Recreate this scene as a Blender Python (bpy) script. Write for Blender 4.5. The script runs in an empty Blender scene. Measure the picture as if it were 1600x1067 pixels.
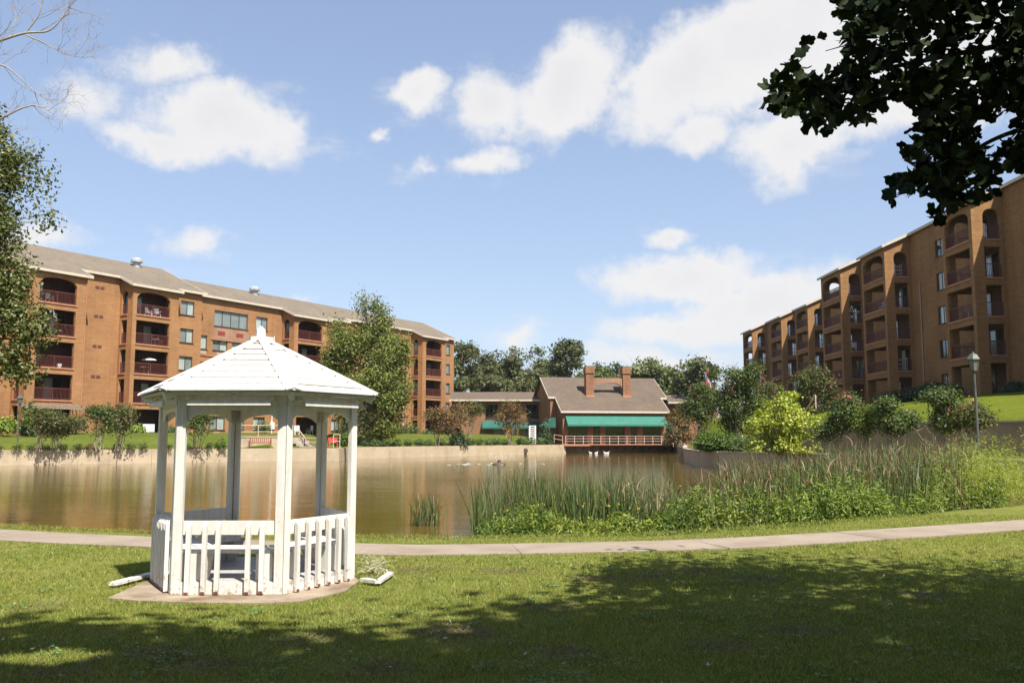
import bpy, math, random
import numpy as np
from mathutils import Vector
random.seed(7)
RNG = np.random.default_rng(7)
scene = bpy.context.scene
COL = scene.collection

# ------------------------------------------------------------------ camera, sky, sun, exposure
FPX, CX, CY, EYE = 1400.0, 800.0, 533.5, 1.7
PITCH = math.atan((683 - 533.5) / FPX)
cam = bpy.data.cameras.new('camera')
cam.sensor_width = 36.0
cam.lens = 36.0 * FPX / 1600.0
cam.clip_start, cam.clip_end = 0.1, 6000
camera = bpy.data.objects.new('camera', cam)
COL.objects.link(camera)
camera.location = (0, 0, EYE)
camera.rotation_euler = (math.pi / 2 + PITCH, 0, 0)
scene.camera = camera

SUN_EL, SUN_AZ = math.radians(57), math.radians(147.7)      # azimuth from +Y towards +X
TO_SUN = Vector((math.sin(SUN_AZ) * math.cos(SUN_EL), math.cos(SUN_AZ) * math.cos(SUN_EL), math.sin(SUN_EL)))
scene.view_settings.view_transform = 'Standard'
scene.view_settings.look = 'None'
scene.view_settings.gamma = 1
scene.view_settings.use_curve_mapping = False
scene.view_settings.exposure = 1.0
scene.cycles.max_bounces = 6
scene.cycles.transparent_max_bounces = 8

sun = bpy.data.lights.new('sun', 'SUN')
sun.energy = 5.0
sun.angle = math.radians(0.53)
sun.color = (1.0, 0.94, 0.84)
sun_o = bpy.data.objects.new('sun', sun)
COL.objects.link(sun_o)
sun_o.rotation_euler = TO_SUN.to_track_quat('Z', 'Y').to_euler()


class NT:
    """small helper for node trees"""
    def __init__(s, tree):
        s.t = tree; s.n = tree.nodes; s.l = tree.links
    def node(s, kind, **kw):
        n = s.n.new(kind)
        for k, v in kw.items():
            if k == 'inp':
                for i, x in v.items():
                    if hasattr(x, 'node') or isinstance(x, bpy.types.NodeSocket): s.l.new(x, n.inputs[i])
                    else: n.inputs[i].default_value = x
            else: setattr(n, k, v)
        return n
    def math(s, op, a, b=0.0, clamp=False):
        n = s.node('ShaderNodeMath', operation=op, inp={0: a, 1: b}); n.use_clamp = clamp
        return n.outputs[0]
    def vmath(s, op, a, b=None):
        inp = {0: a}
        if b is not None: inp[1] = b
        return s.node('ShaderNodeVectorMath', operation=op, inp=inp)
    def ramp(s, fac, stops, interp='LINEAR'):
        n = s.node('ShaderNodeValToRGB', inp={0: fac})
        n.color_ramp.interpolation = interp
        e = n.color_ramp.elements
        while len(e) < len(stops): e.new(0.5)
        for i, (p, c) in enumerate(stops):
            e[i].position = p; e[i].color = (*c, 1) if len(c) == 3 else c
        return n.outputs[0]
    def mix(s, fac, a, b, blend='MIX'):
        n = s.node('ShaderNodeMix', data_type='RGBA', blend_type=blend)
        for i, x in ((0, fac), (6, a), (7, b)):
            if isinstance(x, bpy.types.NodeSocket): s.l.new(x, n.inputs[i])
            else: n.inputs[i].default_value = x if i == 0 else (*x, 1)
        return n.outputs[2]
    def noise(s, vec, scale, detail=3, rough=0.55):
        n = s.node('ShaderNodeTexNoise', inp={'Vector': vec, 'Scale': scale, 'Detail': detail, 'Roughness': rough})
        return n.outputs[0]


def build_world():
    w = bpy.data.worlds.new('World'); scene.world = w; w.use_nodes = True
    t = NT(w.node_tree); t.n.clear()
    sky = t.node('ShaderNodeTexSky', sky_type='NISHITA')
    sky.sun_disc = False
    sky.sun_elevation = SUN_EL; sky.sun_rotation = SUN_AZ
    sky.altitude = 60; sky.air_density = 1.0; sky.dust_density = 0.9; sky.ozone_density = 1.0
    tc = t.node('ShaderNodeTexCoord')
    d = t.vmath('NORMALIZE', tc.outputs['Generated']).outputs[0]
    sep = t.node('ShaderNodeSeparateXYZ', inp={0: d})
    X, Y, Z = sep.outputs
    az = t.math('ARCTAN2', X, Y)
    el = t.math('ARCSINE', Z)
    ae = t.node('ShaderNodeCombineXYZ', inp={0: az, 1: el, 2: 0.0}).outputs[0]
    # fluffy displacement of the cloud outlines
    n1 = t.node('ShaderNodeTexNoise', inp={'Vector': d, 'Scale': 11.0, 'Detail': 7.0, 'Roughness': 0.62})
    off = t.vmath('MULTIPLY', t.vmath('SUBTRACT', n1.outputs['Color'], (0.5, 0.5, 0.5)).outputs[0], (0.085, 0.07, 0.0)).outputs[0]
    aed = t.vmath('ADD', ae, off).outputs[0]

    def to_ae(px, py):
        x, y, z = ray(px, py)
        r = math.sqrt(x * x + y * y + z * z)
        return math.atan2(x, y), math.asin(z / r)
    # cumulus banks: centre and half sizes as seen from the lawn (later turned into azimuth / elevation), tilt, density
    clouds = [(350, 190, 138, 60, -4, 1.1), (250, 215, 90, 30, -6, .8), (250, 100, 105, 34, 8, .66), (150, 150, 70, 42, 25, .5), (75, 375, 70, 22, 0, .62),
              (300, 380, 62, 34, -8, .55), (648, 150, 52, 34, 0, .8), (590, 216, 26, 12, 25, .6), (770, 165, 70, 60, 25, .92),
              (890, 140, 110, 75, 30, 1.0), (1060, 130, 150, 80, 25, 1.05), (1230, 70, 210, 95, 15, 1.15), (1450, 90, 200, 110, 0, 1.1),
              (1090, 205, 70, 45, 0, .75), (1240, 225, 95, 55, 15, .95), (760, 250, 90, 26, 8, .72), (660, 262, 50, 18, 0, .5),
              (1048, 374, 50, 24, 0, .85), (1070, 432, 150, 42, 2, 1.0), (1200, 478, 150, 52, 8, 1.0), (1040, 515, 110, 34, 0, .8),
              (805, 530, 55, 22, 0, .6), (1050, 555, 150, 26, 0, .6), (480, 470, 60, 12, 0, .35), (1420, 180, 110, 40, 0, .8)]
    dens = None
    for px, py, rx, ry, rot, wgt in clouds:
        a, e = to_ae(px, py)
        m = t.node('ShaderNodeMapping', vector_type='TEXTURE', inp={0: aed, 1: (a, e, 0), 2: (0, 0, math.radians(rot)), 3: (rx * 1.25 / FPX, ry * 1.25 / FPX, 1)})
        ln = t.vmath('LENGTH', m.outputs[0]).outputs['Value']
        v = t.math('MULTIPLY', t.math('SUBTRACT', 1.0, ln), wgt)
        dens = v if dens is None else t.math('MAXIMUM', dens, v)
    body = dens
    n2 = t.noise(d, 15.0, 9, 0.62)
    n2b = t.noise(d, 46.0, 6, 0.6)
    dens = t.math('ADD', dens, t.math('MULTIPLY', t.math('SUBTRACT', n2, 0.5), 0.95))
    dens = t.math('ADD', dens, t.math('MULTIPLY', t.math('SUBTRACT', n2b, 0.5), 0.35))
    front = t.node('ShaderNodeMapRange', interpolation_type='SMOOTHSTEP', inp={0: dens, 1: 0.09, 2: 0.56}).outputs[0]
    wsp = t.node('ShaderNodeMapping', inp={0: d, 3: (9.0, 9.0, 26.0), 2: (.3, .2, 0)})
    wis = t.node('ShaderNodeMapRange', interpolation_type='SMOOTHSTEP', inp={0: t.math('ADD', t.noise(wsp.outputs[0], 1.0, 6, 0.65), t.math('MULTIPLY', body, .28)), 1: 0.52, 2: 0.85}).outputs[0]
    front = t.math('MAXIMUM', front, t.math('MULTIPLY', wis, .55))
    # the same kind of broken cumulus over the rest of the sky
    zz = t.math('ADD', t.math('ABSOLUTE', Z), 0.18)
    pl = t.node('ShaderNodeCombineXYZ', inp={0: t.math('DIVIDE', X, zz), 1: t.math('DIVIDE', Y, zz), 2: 0.0}).outputs[0]
    n3 = t.noise(pl, 1.3, 7, 0.56)
    back = t.node('ShaderNodeMapRange', interpolation_type='SMOOTHSTEP', inp={0: n3, 1: 0.58, 2: 0.72}).outputs[0]
    away = t.node('ShaderNodeMapRange', interpolation_type='SMOOTHSTEP', inp={0: t.math('ABSOLUTE', az), 1: 0.62, 2: 0.85}).outputs[0]
    high = t.node('ShaderNodeMapRange', interpolation_type='SMOOTHSTEP', inp={0: el, 1: 0.50, 2: 0.65}).outputs[0]
    away = t.math('MAXIMUM', away, high)
    m = t.math('ADD', t.math('MULTIPLY', front, t.math('SUBTRACT', 1.0, away)), t.math('MULTIPLY', back, away))
    shade = t.noise(d, 7.0, 5, 0.6)
    CL = SKY_CLOUD
    core = t.node('ShaderNodeMapRange', interpolation_type='SMOOTHSTEP', inp={0: t.math('ADD', dens, t.math('MULTIPLY', t.math('SUBTRACT', shade, .5), 1.6)), 1: 0.35, 2: 1.25}).outputs[0]
    cc = t.mix(core, CL, tuple(c * f for c, f in zip(CL, (0.925, 0.93, 0.945))))
    tint = t.mix(1.0, sky.outputs[0], SKY_TINT, 'MULTIPLY')
    # thin summer veil that whitens the blue towards the horizon
    veil = t.node('ShaderNodeMapRange', inp={0: el, 1: 0.0, 2: 0.55, 3: SKY_VEIL[0], 4: SKY_VEIL[1]}).outputs[0]
    base = t.mix(veil, tint, (3.9 * .62, 3.9 * .76, 3.95 * .98))
    allc = t.mix(t.math('MULTIPLY', m, 0.96), base, cc)
    bg = t.node('ShaderNodeBackground', inp={0: allc, 1: 0.1})
    out = t.node('ShaderNodeOutputWorld', inp={0: bg.outputs[0]})

SKY_CLOUD = (4.55, 4.5, 4.5)
SKY_TINT = (1.0, .95, .98)
SKY_VEIL = (0.55, 0.28)

# ------------------------------------------------------------------ measuring helpers (photo pixel at a known distance -> metres)
cp, sp = math.cos(PITCH), math.sin(PITCH)
def ray(px, py):
    u, v = (px - CX) / FPX, (CY - py) / FPX
    return (u, cp - v * sp, sp + v * cp)
def at(px, py, Y):
    x, y, z = ray(px, py); k = Y / y
    return Vector((x * k, Y, EYE + z * k))
def on_z(px, py, z):
    x, y, zz = ray(px, py); k = (z - EYE) / zz
    return Vector((x * k, y * k, z))

build_world()

# ------------------------------------------------------------------ mesh helpers
def tag(o, label=None, cat=None, group=None, kind=None):
    if label: o['label'] = label
    if cat: o['category'] = cat
    if group: o['group'] = group
    if kind: o['kind'] = kind
    return o
def empty(name, loc=(0, 0, 0), rz=0.0, **kw):
    o = bpy.data.objects.new(name, None); COL.objects.link(o)
    o.location = loc; o.rotation_euler = (0, 0, rz); o.empty_display_size = .2
    return tag(o, **kw)
def link(name, mesh, parent=None, loc=None, rz=0.0):
    o = bpy.data.objects.new(name, mesh); COL.objects.link(o)
    if parent: o.parent = parent
    if loc is not None: o.location = loc
    o.rotation_euler = (0, 0, rz)
    return o
def copy_tree(o, parent=None):
    c = o.copy(); COL.objects.link(c)
    if parent: c.parent = parent
    for ch in list(o.children): copy_tree(ch, c)
    return c

class MB:
    def __init__(s): s.v = []; s.f = []; s.m = []; s.mi = 0
    def add(s, vs, fs):
        k = len(s.v); s.v += [tuple(p) for p in vs]; s.f += [tuple(i + k for i in f) for f in fs]; s.m += [s.mi] * len(fs)
    def quad(s, *p): s.add(p, [tuple(range(len(p)))])
    def box(s, c, size, rz=0.0, ax=None):
        """box by centre and full sizes, turned rz about z (or along axes ax)"""
        hx, hy, hz = size[0] / 2, size[1] / 2, size[2] / 2
        if ax is None:
            ca, sa = math.cos(rz), math.sin(rz); ax = (Vector((ca, sa, 0)), Vector((-sa, ca, 0)), Vector((0, 0, 1)))
        c = Vector(c); vs = []
        for i in (-1, 1):
            for j in (-1, 1):
                for k in (-1, 1): vs.append(c + ax[0] * (i * hx) + ax[1] * (j * hy) + ax[2] * (k * hz))
        s.add(vs, [(0, 1, 3, 2), (4, 6, 7, 5), (0, 4, 5, 1), (2, 3, 7, 6), (0, 2, 6, 4), (1, 5, 7, 3)])
    def bar(s, a, b, w, h, up=(0, 0, 1)):
        a, b = Vector(a), Vector(b); d = b - a; L = d.length
        if L < 1e-6: return
        d.normalize(); upv = Vector(up); r = d.cross(upv)
        if r.length < 1e-4: r = d.cross(Vector((0, 1, 0)))
        r.normalize(); u = r.cross(d)
        s.box((a + b) / 2, (L, w, h), ax=(d, r, u))
    def tube(s, pts, radii, n=7, cap=True):
        pts = [Vector(p) for p in pts]; k0 = len(s.v); N = len(pts)
        if not hasattr(radii, '__len__'): radii = [radii] * N
        ref = Vector((0.31, 0.17, 0.93))
        for i, p in enumerate(pts):
            d = (pts[min(i + 1, N - 1)] - pts[max(i - 1, 0)]).normalized()
            r = d.cross(ref)
            if r.length < .05: r = d.cross(Vector((1, 0, 0)))
            r.normalize(); u = d.cross(r)
            for j in range(n):
                a = 2 * math.pi * j / n
                s.v.append(tuple(p + (r * math.cos(a) + u * math.sin(a)) * radii[i]))
        for i in range(N - 1):
            for j in range(n):
                a, b = k0 + i * n + j, k0 + i * n + (j + 1) % n
                s.f.append((a, b, b + n, a + n)); s.m.append(s.mi)
        if cap:
            s.f.append(tuple(k0 + j for j in range(n))[::-1]); s.m.append(s.mi)
            s.f.append(tuple(k0 + (N - 1) * n + j for j in range(n))); s.m.append(s.mi)
    def lathe(s, c, prof, n=12):
        c = Vector(c); k0 = len(s.v)
        for r, z in prof:
            for j in range(n):
                a = 2 * math.pi * j / n; s.v.append((c.x + r * math.cos(a), c.y + r * math.sin(a), c.z + z))
        for i in range(len(prof) - 1):
            for j in range(n):
                a, b = k0 + i * n + j, k0 + i * n + (j + 1) % n
                s.f.append((a, b, b + n, a + n)); s.m.append(s.mi)
    def prism(s, poly, z0, z1):
        n = len(poly); k = len(s.v)
        s.v += [(p[0], p[1], z0) for p in poly] + [(p[0], p[1], z1) for p in poly]
        s.f += [tuple(k + i for i in range(n))[::-1], tuple(k + n + i for i in range(n))]; s.m += [s.mi] * 2
        for i in range(n):
            j = (i + 1) % n; s.f.append((k + i, k + j, k + n + j, k + n + i)); s.m.append(s.mi)
    def sheet(s, poly3, th, d=(0, 0, -1)):
        """planar polygon given thickness th along d"""
        n = len(poly3); k = len(s.v); d = Vector(d) * th
        s.v += [tuple(p) for p in poly3] + [tuple(Vector(p) + d) for p in poly3]
        s.f += [tuple(k + i for i in range(n)), tuple(k + n + i for i in range(n))[::-1]]; s.m += [s.mi] * 2
        for i in range(n):
            j = (i + 1) % n; s.f.append((k + i, k + n + i, k + n + j, k + j)); s.m.append(s.mi)
    def mesh(s, name, mat, smooth=False, uv=True):
        me = bpy.data.meshes.new(name); me.from_pydata(s.v, [], s.f)
        mats = mat if isinstance(mat, (list, tuple)) else [mat]
        for m in mats: me.materials.append(m)
        if len(mats) > 1: me.polygons.foreach_set('material_index', s.m)
        if smooth: me.polygons.foreach_set('use_smooth', [True] * len(me.polygons))
        if uv:
            lay = me.uv_layers.new(name='UVMap'); dat = lay.data
            for p in me.polygons:
                nx, ny, nz = p.normal
                if abs(nz) < .75:
                    q = math.hypot(nx, ny) or 1; tx, ty = -ny / q, nx / q
                    for li in p.loop_indices:
                        c = me.vertices[me.loops[li].vertex_index].co; dat[li].uv = (c.x * tx + c.y * ty, c.z)
                else:
                    for li in p.loop_indices:
                        c = me.vertices[me.loops[li].vertex_index].co; dat[li].uv = (c.x, c.y)
        me.update(); return me
    def build(s, name, mat, parent=None, smooth=False, uv=True, **kw):
        return tag(link(name, s.mesh(name, mat, smooth, uv), parent), **kw)

def np_mesh(name, V, F, mat, smooth=False):
    """V (n,3), F (m,k) numpy -> mesh, fast"""
    me = bpy.data.meshes.new(name); n, k = F.shape
    me.vertices.add(len(V)); me.vertices.foreach_set('co', V.astype(np.float32).ravel())
    me.loops.add(n * k); me.loops.foreach_set('vertex_index', F.astype(np.int32).ravel())
    me.polygons.add(n); me.polygons.foreach_set('loop_start', np.arange(0, n * k, k, dtype=np.int32))
    me.polygons.foreach_set('loop_total', np.full(n, k, dtype=np.int32))
    if smooth: me.polygons.foreach_set('use_smooth', np.ones(n, dtype=bool))
    mats = mat if isinstance(mat, (list, tuple)) else [mat]
    for m in mats: me.materials.append(m)
    me.update(calc_edges=True); return me
# ------------------------------------------------------------------ materials
def new_mat(name):
    m = bpy.data.materials.new(name); m.use_nodes = True
    t = NT(m.node_tree); t.n.clear()
    out = t.node('ShaderNodeOutputMaterial')
    b = t.node('ShaderNodeBsdfPrincipled'); t.l.new(b.outputs[0], out.inputs[0])
    return m, t, b, out
def setc(t, sock, v):
    if isinstance(v, bpy.types.NodeSocket): t.l.new(v, sock)
    else: sock.default_value = (*v, 1) if isinstance(v, tuple) else v
def wpos(t): return t.node('ShaderNodeNewGeometry').outputs['Position']
def mat_noise(name, c1, c2, scale=3.0, rough=.8, detail=5, bump=0.0, bscale=30, spec=.3, c3=None, s3=.3, metal=0.0, th3=(.5, .7)):
    m, t, b, o = new_mat(name); p = wpos(t)
    c = t.ramp(t.noise(p, scale, detail, .6), [(.32, c1), (.68, c2)])
    if c3: c = t.mix(t.ramp(t.noise(p, s3, 5, .65), [(th3[0], (0, 0, 0)), (th3[1], (1, 1, 1))]), c, c3)
    setc(t, b.inputs['Base Color'], c); b.inputs['Roughness'].default_value = rough
    b.inputs['Specular IOR Level'].default_value = spec; b.inputs['Metallic'].default_value = metal
    if bump:
        bn = t.node('ShaderNodeBump', inp={'Strength': bump, 'Distance': .02, 'Height': t.noise(p, bscale, 4, .6)})
        t.l.new(bn.outputs[0], b.inputs['Normal'])
    return m
def mat_brick(name, c1, c2, mortar, dirt=.25):
    m, t, b, o = new_mat(name)
    uv = t.node('ShaderNodeUVMap').outputs[0]; p = wpos(t)
    br = t.node('ShaderNodeTexBrick', inp={'Vector': uv, 'Color1': (*c1, 1), 'Color2': (*c2, 1), 'Mortar': (*mortar, 1), 'Scale': 1.0,
                'Mortar Size': .007, 'Mortar Smooth': .3, 'Bias': 0.0, 'Brick Width': .21, 'Row Height': .075})
    v = t.ramp(t.noise(p, .35, 6, .65), [(.3, (.80, .78, .76)), (.7, (1.08, 1.06, 1.04))])
    c = t.mix(1.0, br.outputs[0], v, 'MULTIPLY')
    # rain streaks
    st = t.node('ShaderNodeMapping', inp={0: uv, 3: (2.2, .12, 1)})
    sk = t.ramp(t.noise(st.outputs[0], 1.0, 4, .6), [(.35, (1 - dirt, 1 - dirt, 1 - dirt)), (.6, (1, 1, 1))])
    c = t.mix(1.0, c, sk, 'MULTIPLY')
    rowv = t.node('ShaderNodeMapping', inp={0: uv, 3: (.6, 5.0, 1)})
    rw = t.ramp(t.noise(rowv.outputs[0], 1.0, 3, .7), [(.3, (.86, .85, .84)), (.7, (1.1, 1.1, 1.1))])
    c = t.mix(1.0, c, rw, 'MULTIPLY')
    setc(t, b.inputs['Base Color'], c); b.inputs['Roughness'].default_value = .88; b.inputs['Specular IOR Level'].default_value = .2
    bn = t.node('ShaderNodeBump', inp={'Strength': .5, 'Distance': .01, 'Height': br.outputs['Fac']}); bn.invert = True
    t.l.new(bn.outputs[0], b.inputs['Normal'])
    return m
def mat_shingle(name, c1, c2):
    m, t, b, o = new_mat(name); p = wpos(t); uv = t.node('ShaderNodeUVMap').outputs[0]
    br = t.node('ShaderNodeTexBrick', inp={'Vector': uv, 'Color1': (*c1, 1), 'Color2': (*c2, 1), 'Mortar': tuple(x * .6 for x in c1) + (1,), 'Scale': 1.0,
                'Mortar Size': .012, 'Brick Width': .34, 'Row Height': .15})
    v = t.ramp(t.noise(p, .5, 6, .7), [(.3, (.82, .82, .82)), (.7, (1.1, 1.08, 1.06))])
    v2 = t.ramp(t.noise(p, 5, 4, .7), [(.3, (.85, .85, .85)), (.7, (1.12, 1.12, 1.12))])
    setc(t, b.inputs['Base Color'], t.mix(1.0, t.mix(1.0, br.outputs[0], v, 'MULTIPLY'), v2, 'MULTIPLY'))
    b.inputs['Roughness'].default_value = .95; b.inputs['Specular IOR Level'].default_value = .15
    return m
def mat_leaf(name, cols, trans=.3, rough=.5, spec=.25, pos_noise=None, gain=1.55):
    cols = [tuple(min(.8, x * gain) for x in c) for c in cols]
    if pos_noise: pos_noise = (pos_noise[0], tuple(x * gain for x in pos_noise[1]), *pos_noise[2:])
    m, t, b, o = new_mat(name)
    r = t.node('ShaderNodeNewGeometry').outputs['Random Per Island']
    k = len(cols)
    c = t.ramp(r, [((i + .0) / max(1, k - 1), cc) for i, cc in enumerate(cols)])
    if pos_noise:
        nz = t.ramp(t.noise(wpos(t), pos_noise[0], 3, .6), [(pos_noise[2], (0, 0, 0)), (pos_noise[3], (1, 1, 1))])
        c = t.mix(nz, c, pos_noise[1])
    setc(t, b.inputs['Base Color'], c); b.inputs['Roughness'].default_value = rough; b.inputs['Specular IOR Level'].default_value = spec
    tr = t.node('ShaderNodeBsdfTranslucent')
    cc = t.mix(1.0, c, (1.15, 1.25, .55), 'MULTIPLY'); t.l.new(cc, tr.inputs[0])
    mx = t.node('ShaderNodeMixShader', inp={0: trans, 1: b.outputs[0], 2: tr.outputs[0]})
    t.l.new(mx.outputs[0], o.inputs[0]); return m
def mat_glass(name, tint=(.02, .025, .03), rough=.04):
    m, t, b, o = new_mat(name)
    gl = t.node('ShaderNodeBsdfGlossy', inp={0: (.9, .95, 1, 1), 1: rough})
    tr = t.node('ShaderNodeBsdfTransparent', inp={0: (.90, .93, .92, 1)})
    ge = t.node('ShaderNodeNewGeometry'); cs = t.math('ABSOLUTE', t.vmath('DOT_PRODUCT', ge.outputs['Normal'], ge.outputs['Incoming']).outputs['Value'])
    f = t.math('ADD', t.math('MULTIPLY', t.math('POWER', t.math('SUBTRACT', 1.0, cs, True), 5.0), .9), .045, True)
    mx = t.node('ShaderNodeMixShader', inp={0: f, 1: tr.outputs[0], 2: gl.outputs[0]})
    t.l.new(mx.outputs[0], o.inputs[0]); return m

BRICK_L = mat_brick('sand_brick', (.385, .195, .084), (.325, .158, .066), (.32, .21, .12), .10)
BRICK_R = mat_brick('tan_brick', (.355, .190, .080), (.285, .148, .060), (.27, .18, .10), .15)
BRICK_C = mat_brick('brown_brick', (.31, .160, .085), (.255, .125, .066), (.26, .175, .12), .15)
BRICK_PALE = mat_brick('pale_brick', (.40, .24, .16), (.34, .20, .13), (.33, .23, .16), .15)
SHINGLE = mat_shingle('asphalt_shingle', (.185, .155, .120), (.150, .126, .098))
SHINGLE_C = mat_shingle('warm_shingle', (.135, .104, .080), (.112, .087, .068))
FASCIA = mat_noise('cream_fascia', (.46, .40, .32), (.54, .48, .39), 2.0, .6)
LEDGE = mat_noise('terracotta_trim', (.36, .16, .095), (.43, .20, .125), 1.5, .8)
RAIL = mat_noise('oxblood_metal', (.11, .035, .028), (.15, .05, .038), 4, .55)
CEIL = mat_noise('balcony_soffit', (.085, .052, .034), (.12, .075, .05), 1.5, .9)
FRAME = mat_noise('bronze_frame', (.07, .048, .035), (.10, .068, .05), 3, .5)
PANE = mat_glass('window_glass')
BLIND = mat_noise('pale_blind', (.50, .52, .51), (.66, .66, .62), .9, .8)
CURT = mat_noise('grey_curtain', (.26, .265, .26), (.36, .36, .35), .9, .85)
DARK = mat_noise('unlit_room_dark', (.012, .011, .010), (.025, .022, .02), .7, .9)  # near-black colour standing for unlit rooms behind the glass
RED_AC = mat_noise('dark_red_grille', (.20, .035, .03), (.26, .05, .04), 8, .6)
VENT = mat_noise('brown_vent', (.10, .04, .03), (.13, .055, .04), 6, .7)
METAL = mat_noise('galvanised_metal', (.32, .33, .34), (.45, .46, .46), 2, .45, metal=.3)
POLE = mat_noise('dull_green_pole', (.06, .072, .060), (.095, .105, .085), 3, .5)
LAMP_GLASS = mat_noise('frosted_lamp_glass', (.12, .125, .115), (.17, .175, .165), 3, .25, spec=.5)
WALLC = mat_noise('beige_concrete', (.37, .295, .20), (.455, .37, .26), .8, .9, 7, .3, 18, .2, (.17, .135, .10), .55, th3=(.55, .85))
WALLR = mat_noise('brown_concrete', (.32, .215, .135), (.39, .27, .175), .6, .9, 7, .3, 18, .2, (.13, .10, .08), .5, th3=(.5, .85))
COPE = mat_noise('pale_coping', (.36, .30, .23), (.44, .37, .29), 1.5, .9)
CONC = mat_noise('path_concrete', (.225, .182, .140), (.275, .227, .176), 1.2, .92, 7, .35, 40, .2, (.185, .145, .105), .9, th3=(.50, .74))
SLABC = mat_noise('worn_slab', (.24, .19, .14), (.34, .275, .21), 2.5, .95, 7, .5, 30, .2, (.13, .09, .055), 1.6, th3=(.42, .7))
AWN = mat_noise('green_canvas', (.024, .125, .094), (.034, .155, .117), 1.2, .75)
AWN_D = mat_noise('dark_green_canvas', (.015, .085, .066), (.025, .11, .085), 1.2, .75)
PINKRAIL = mat_noise('faded_rail_paint', (.50, .33, .27), (.60, .42, .35), 3, .6)
RUSTRAIL = mat_noise('brown_rail_paint', (.30, .17, .125), (.38, .23, .17), 3, .6)
PANELB = mat_noise('beige_door_panel', (.33, .26, .20), (.40, .32, .25), .9, .8)
BENCHW = mat_noise('reddish_bench_wood', (.22, .085, .05), (.30, .12, .07), 6, .7)
REDP = mat_noise('red_plastic', (.45, .07, .05), (.52, .10, .07), 4, .5)
WHITEP = mat_noise('white_plastic', (.74, .74, .72), (.80, .80, .78), 2, .4)
YELL = mat_noise('yellow_cloth', (.80, .45, .02), (.85, .52, .04), 2, .7)
BLUEC = mat_noise('blue_cloth', (.10, .16, .42), (.14, .20, .5), 2, .7)
REDC = mat_noise('red_cloth', (.5, .03, .04), (.58, .05, .06), 2, .7)
STONE = mat_noise('grey_stone', (.28, .23, .18), (.42, .35, .28), 3, .9, bump=.4)
BACKW_L = mat_noise('shade_dark_siding', (.055, .028, .018), (.085, .045, .03), 1.2, .9)  # dark brown wall, deepened to put the recess shade into its colour
BACKW_R = mat_noise('shade_brown_siding', (.075, .042, .024), (.11, .062, .036), 1.2, .9)  # brown wall, its colour darkened further for shade inside the bays
BARK = mat_noise('bark', (.07, .052, .038), (.16, .125, .095), 6, .95, 6, .6, 25)
BARK_P = mat_noise('pale_bark', (.22, .175, .13), (.36, .30, .23), 5, .9, 5, .4, 25)
BARK_D = mat_noise('dead_twig', (.24, .20, .165), (.36, .31, .26), 5, .9)

def mat_whitewood(name, c1=(.64, .62, .59), c2=(.70, .68, .65), worn=(.36, .28, .20), amt=(.635, .70)):
    m, t, b, o = new_mat(name); p = wpos(t)
    oi = t.node('ShaderNodeObjectInfo').outputs['Random']
    c = t.ramp(t.noise(p, 9, 5, .65), [(.3, c1), (.7, c2)])
    ov = t.ramp(oi, [(0, (.90, .89, .88)), (1, (1.02, 1.02, 1.01))]); c = t.mix(1.0, c, ov, 'MULTIPLY')
    # flaked paint, more near the ground
    z = t.node('ShaderNodeSeparateXYZ', inp={0: p}).outputs[2]
    low = t.node('ShaderNodeMapRange', inp={0: z, 1: .0, 2: .35, 3: .13, 4: 0.0}).outputs[0]
    fl = t.ramp(t.math('ADD', t.noise(p, 16, 7, .72), low), [(amt[0], (0, 0, 0)), (amt[1], (1, 1, 1))])
    c = t.mix(fl, c, worn)
    gm = t.node('ShaderNodeMapping', inp={0: p, 3: (15, 15, 1.6)})
    c = t.mix(1.0, c, t.ramp(t.noise(gm.outputs[0], 1.0, 5, .65), [(.30, (.84, .825, .79)), (.56, (1, 1, 1))]), 'MULTIPLY')
    setc(t, b.inputs['Base Color'], c); b.inputs['Roughness'].default_value = .62; b.inputs['Specular IOR Level'].default_value = .3
    bn = t.node('ShaderNodeBump', inp={'Strength': .35, 'Distance': .006, 'Height': t.noise(p, 28, 5, .65)})
    t.l.new(bn.outputs[0], b.inputs['Normal']); return m
GAP_DARK = mat_noise('roof_gap_shade', (.035, .03, .026), (.06, .05, .042), 4, .95)  # near-black colour standing for the shade in the roof plank gaps
THATCH = mat_leaf('dry_thatch', [(.10, .075, .04), (.17, .13, .07), (.24, .19, .11)], .15, gain=1.0)
CLOVER = mat_leaf('clover_leaf', [(.06, .11, .03), (.10, .16, .045), (.14, .20, .065)], .3, gain=1.3)
WOOD = mat_whitewood('white_painted_wood')
WOOD_ROOF = mat_whitewood('white_roof_board', worn=(.50, .44, .36), amt=(.72, .80))
WOOD_FLOOR = mat_whitewood('grey_floor_board', (.36, .35, .35), (.46, .45, .45), (.26, .22, .18))
TIP = mat_noise('bare_board_end', (.10, .035, .018), (.18, .07, .04), 20, .9)

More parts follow.
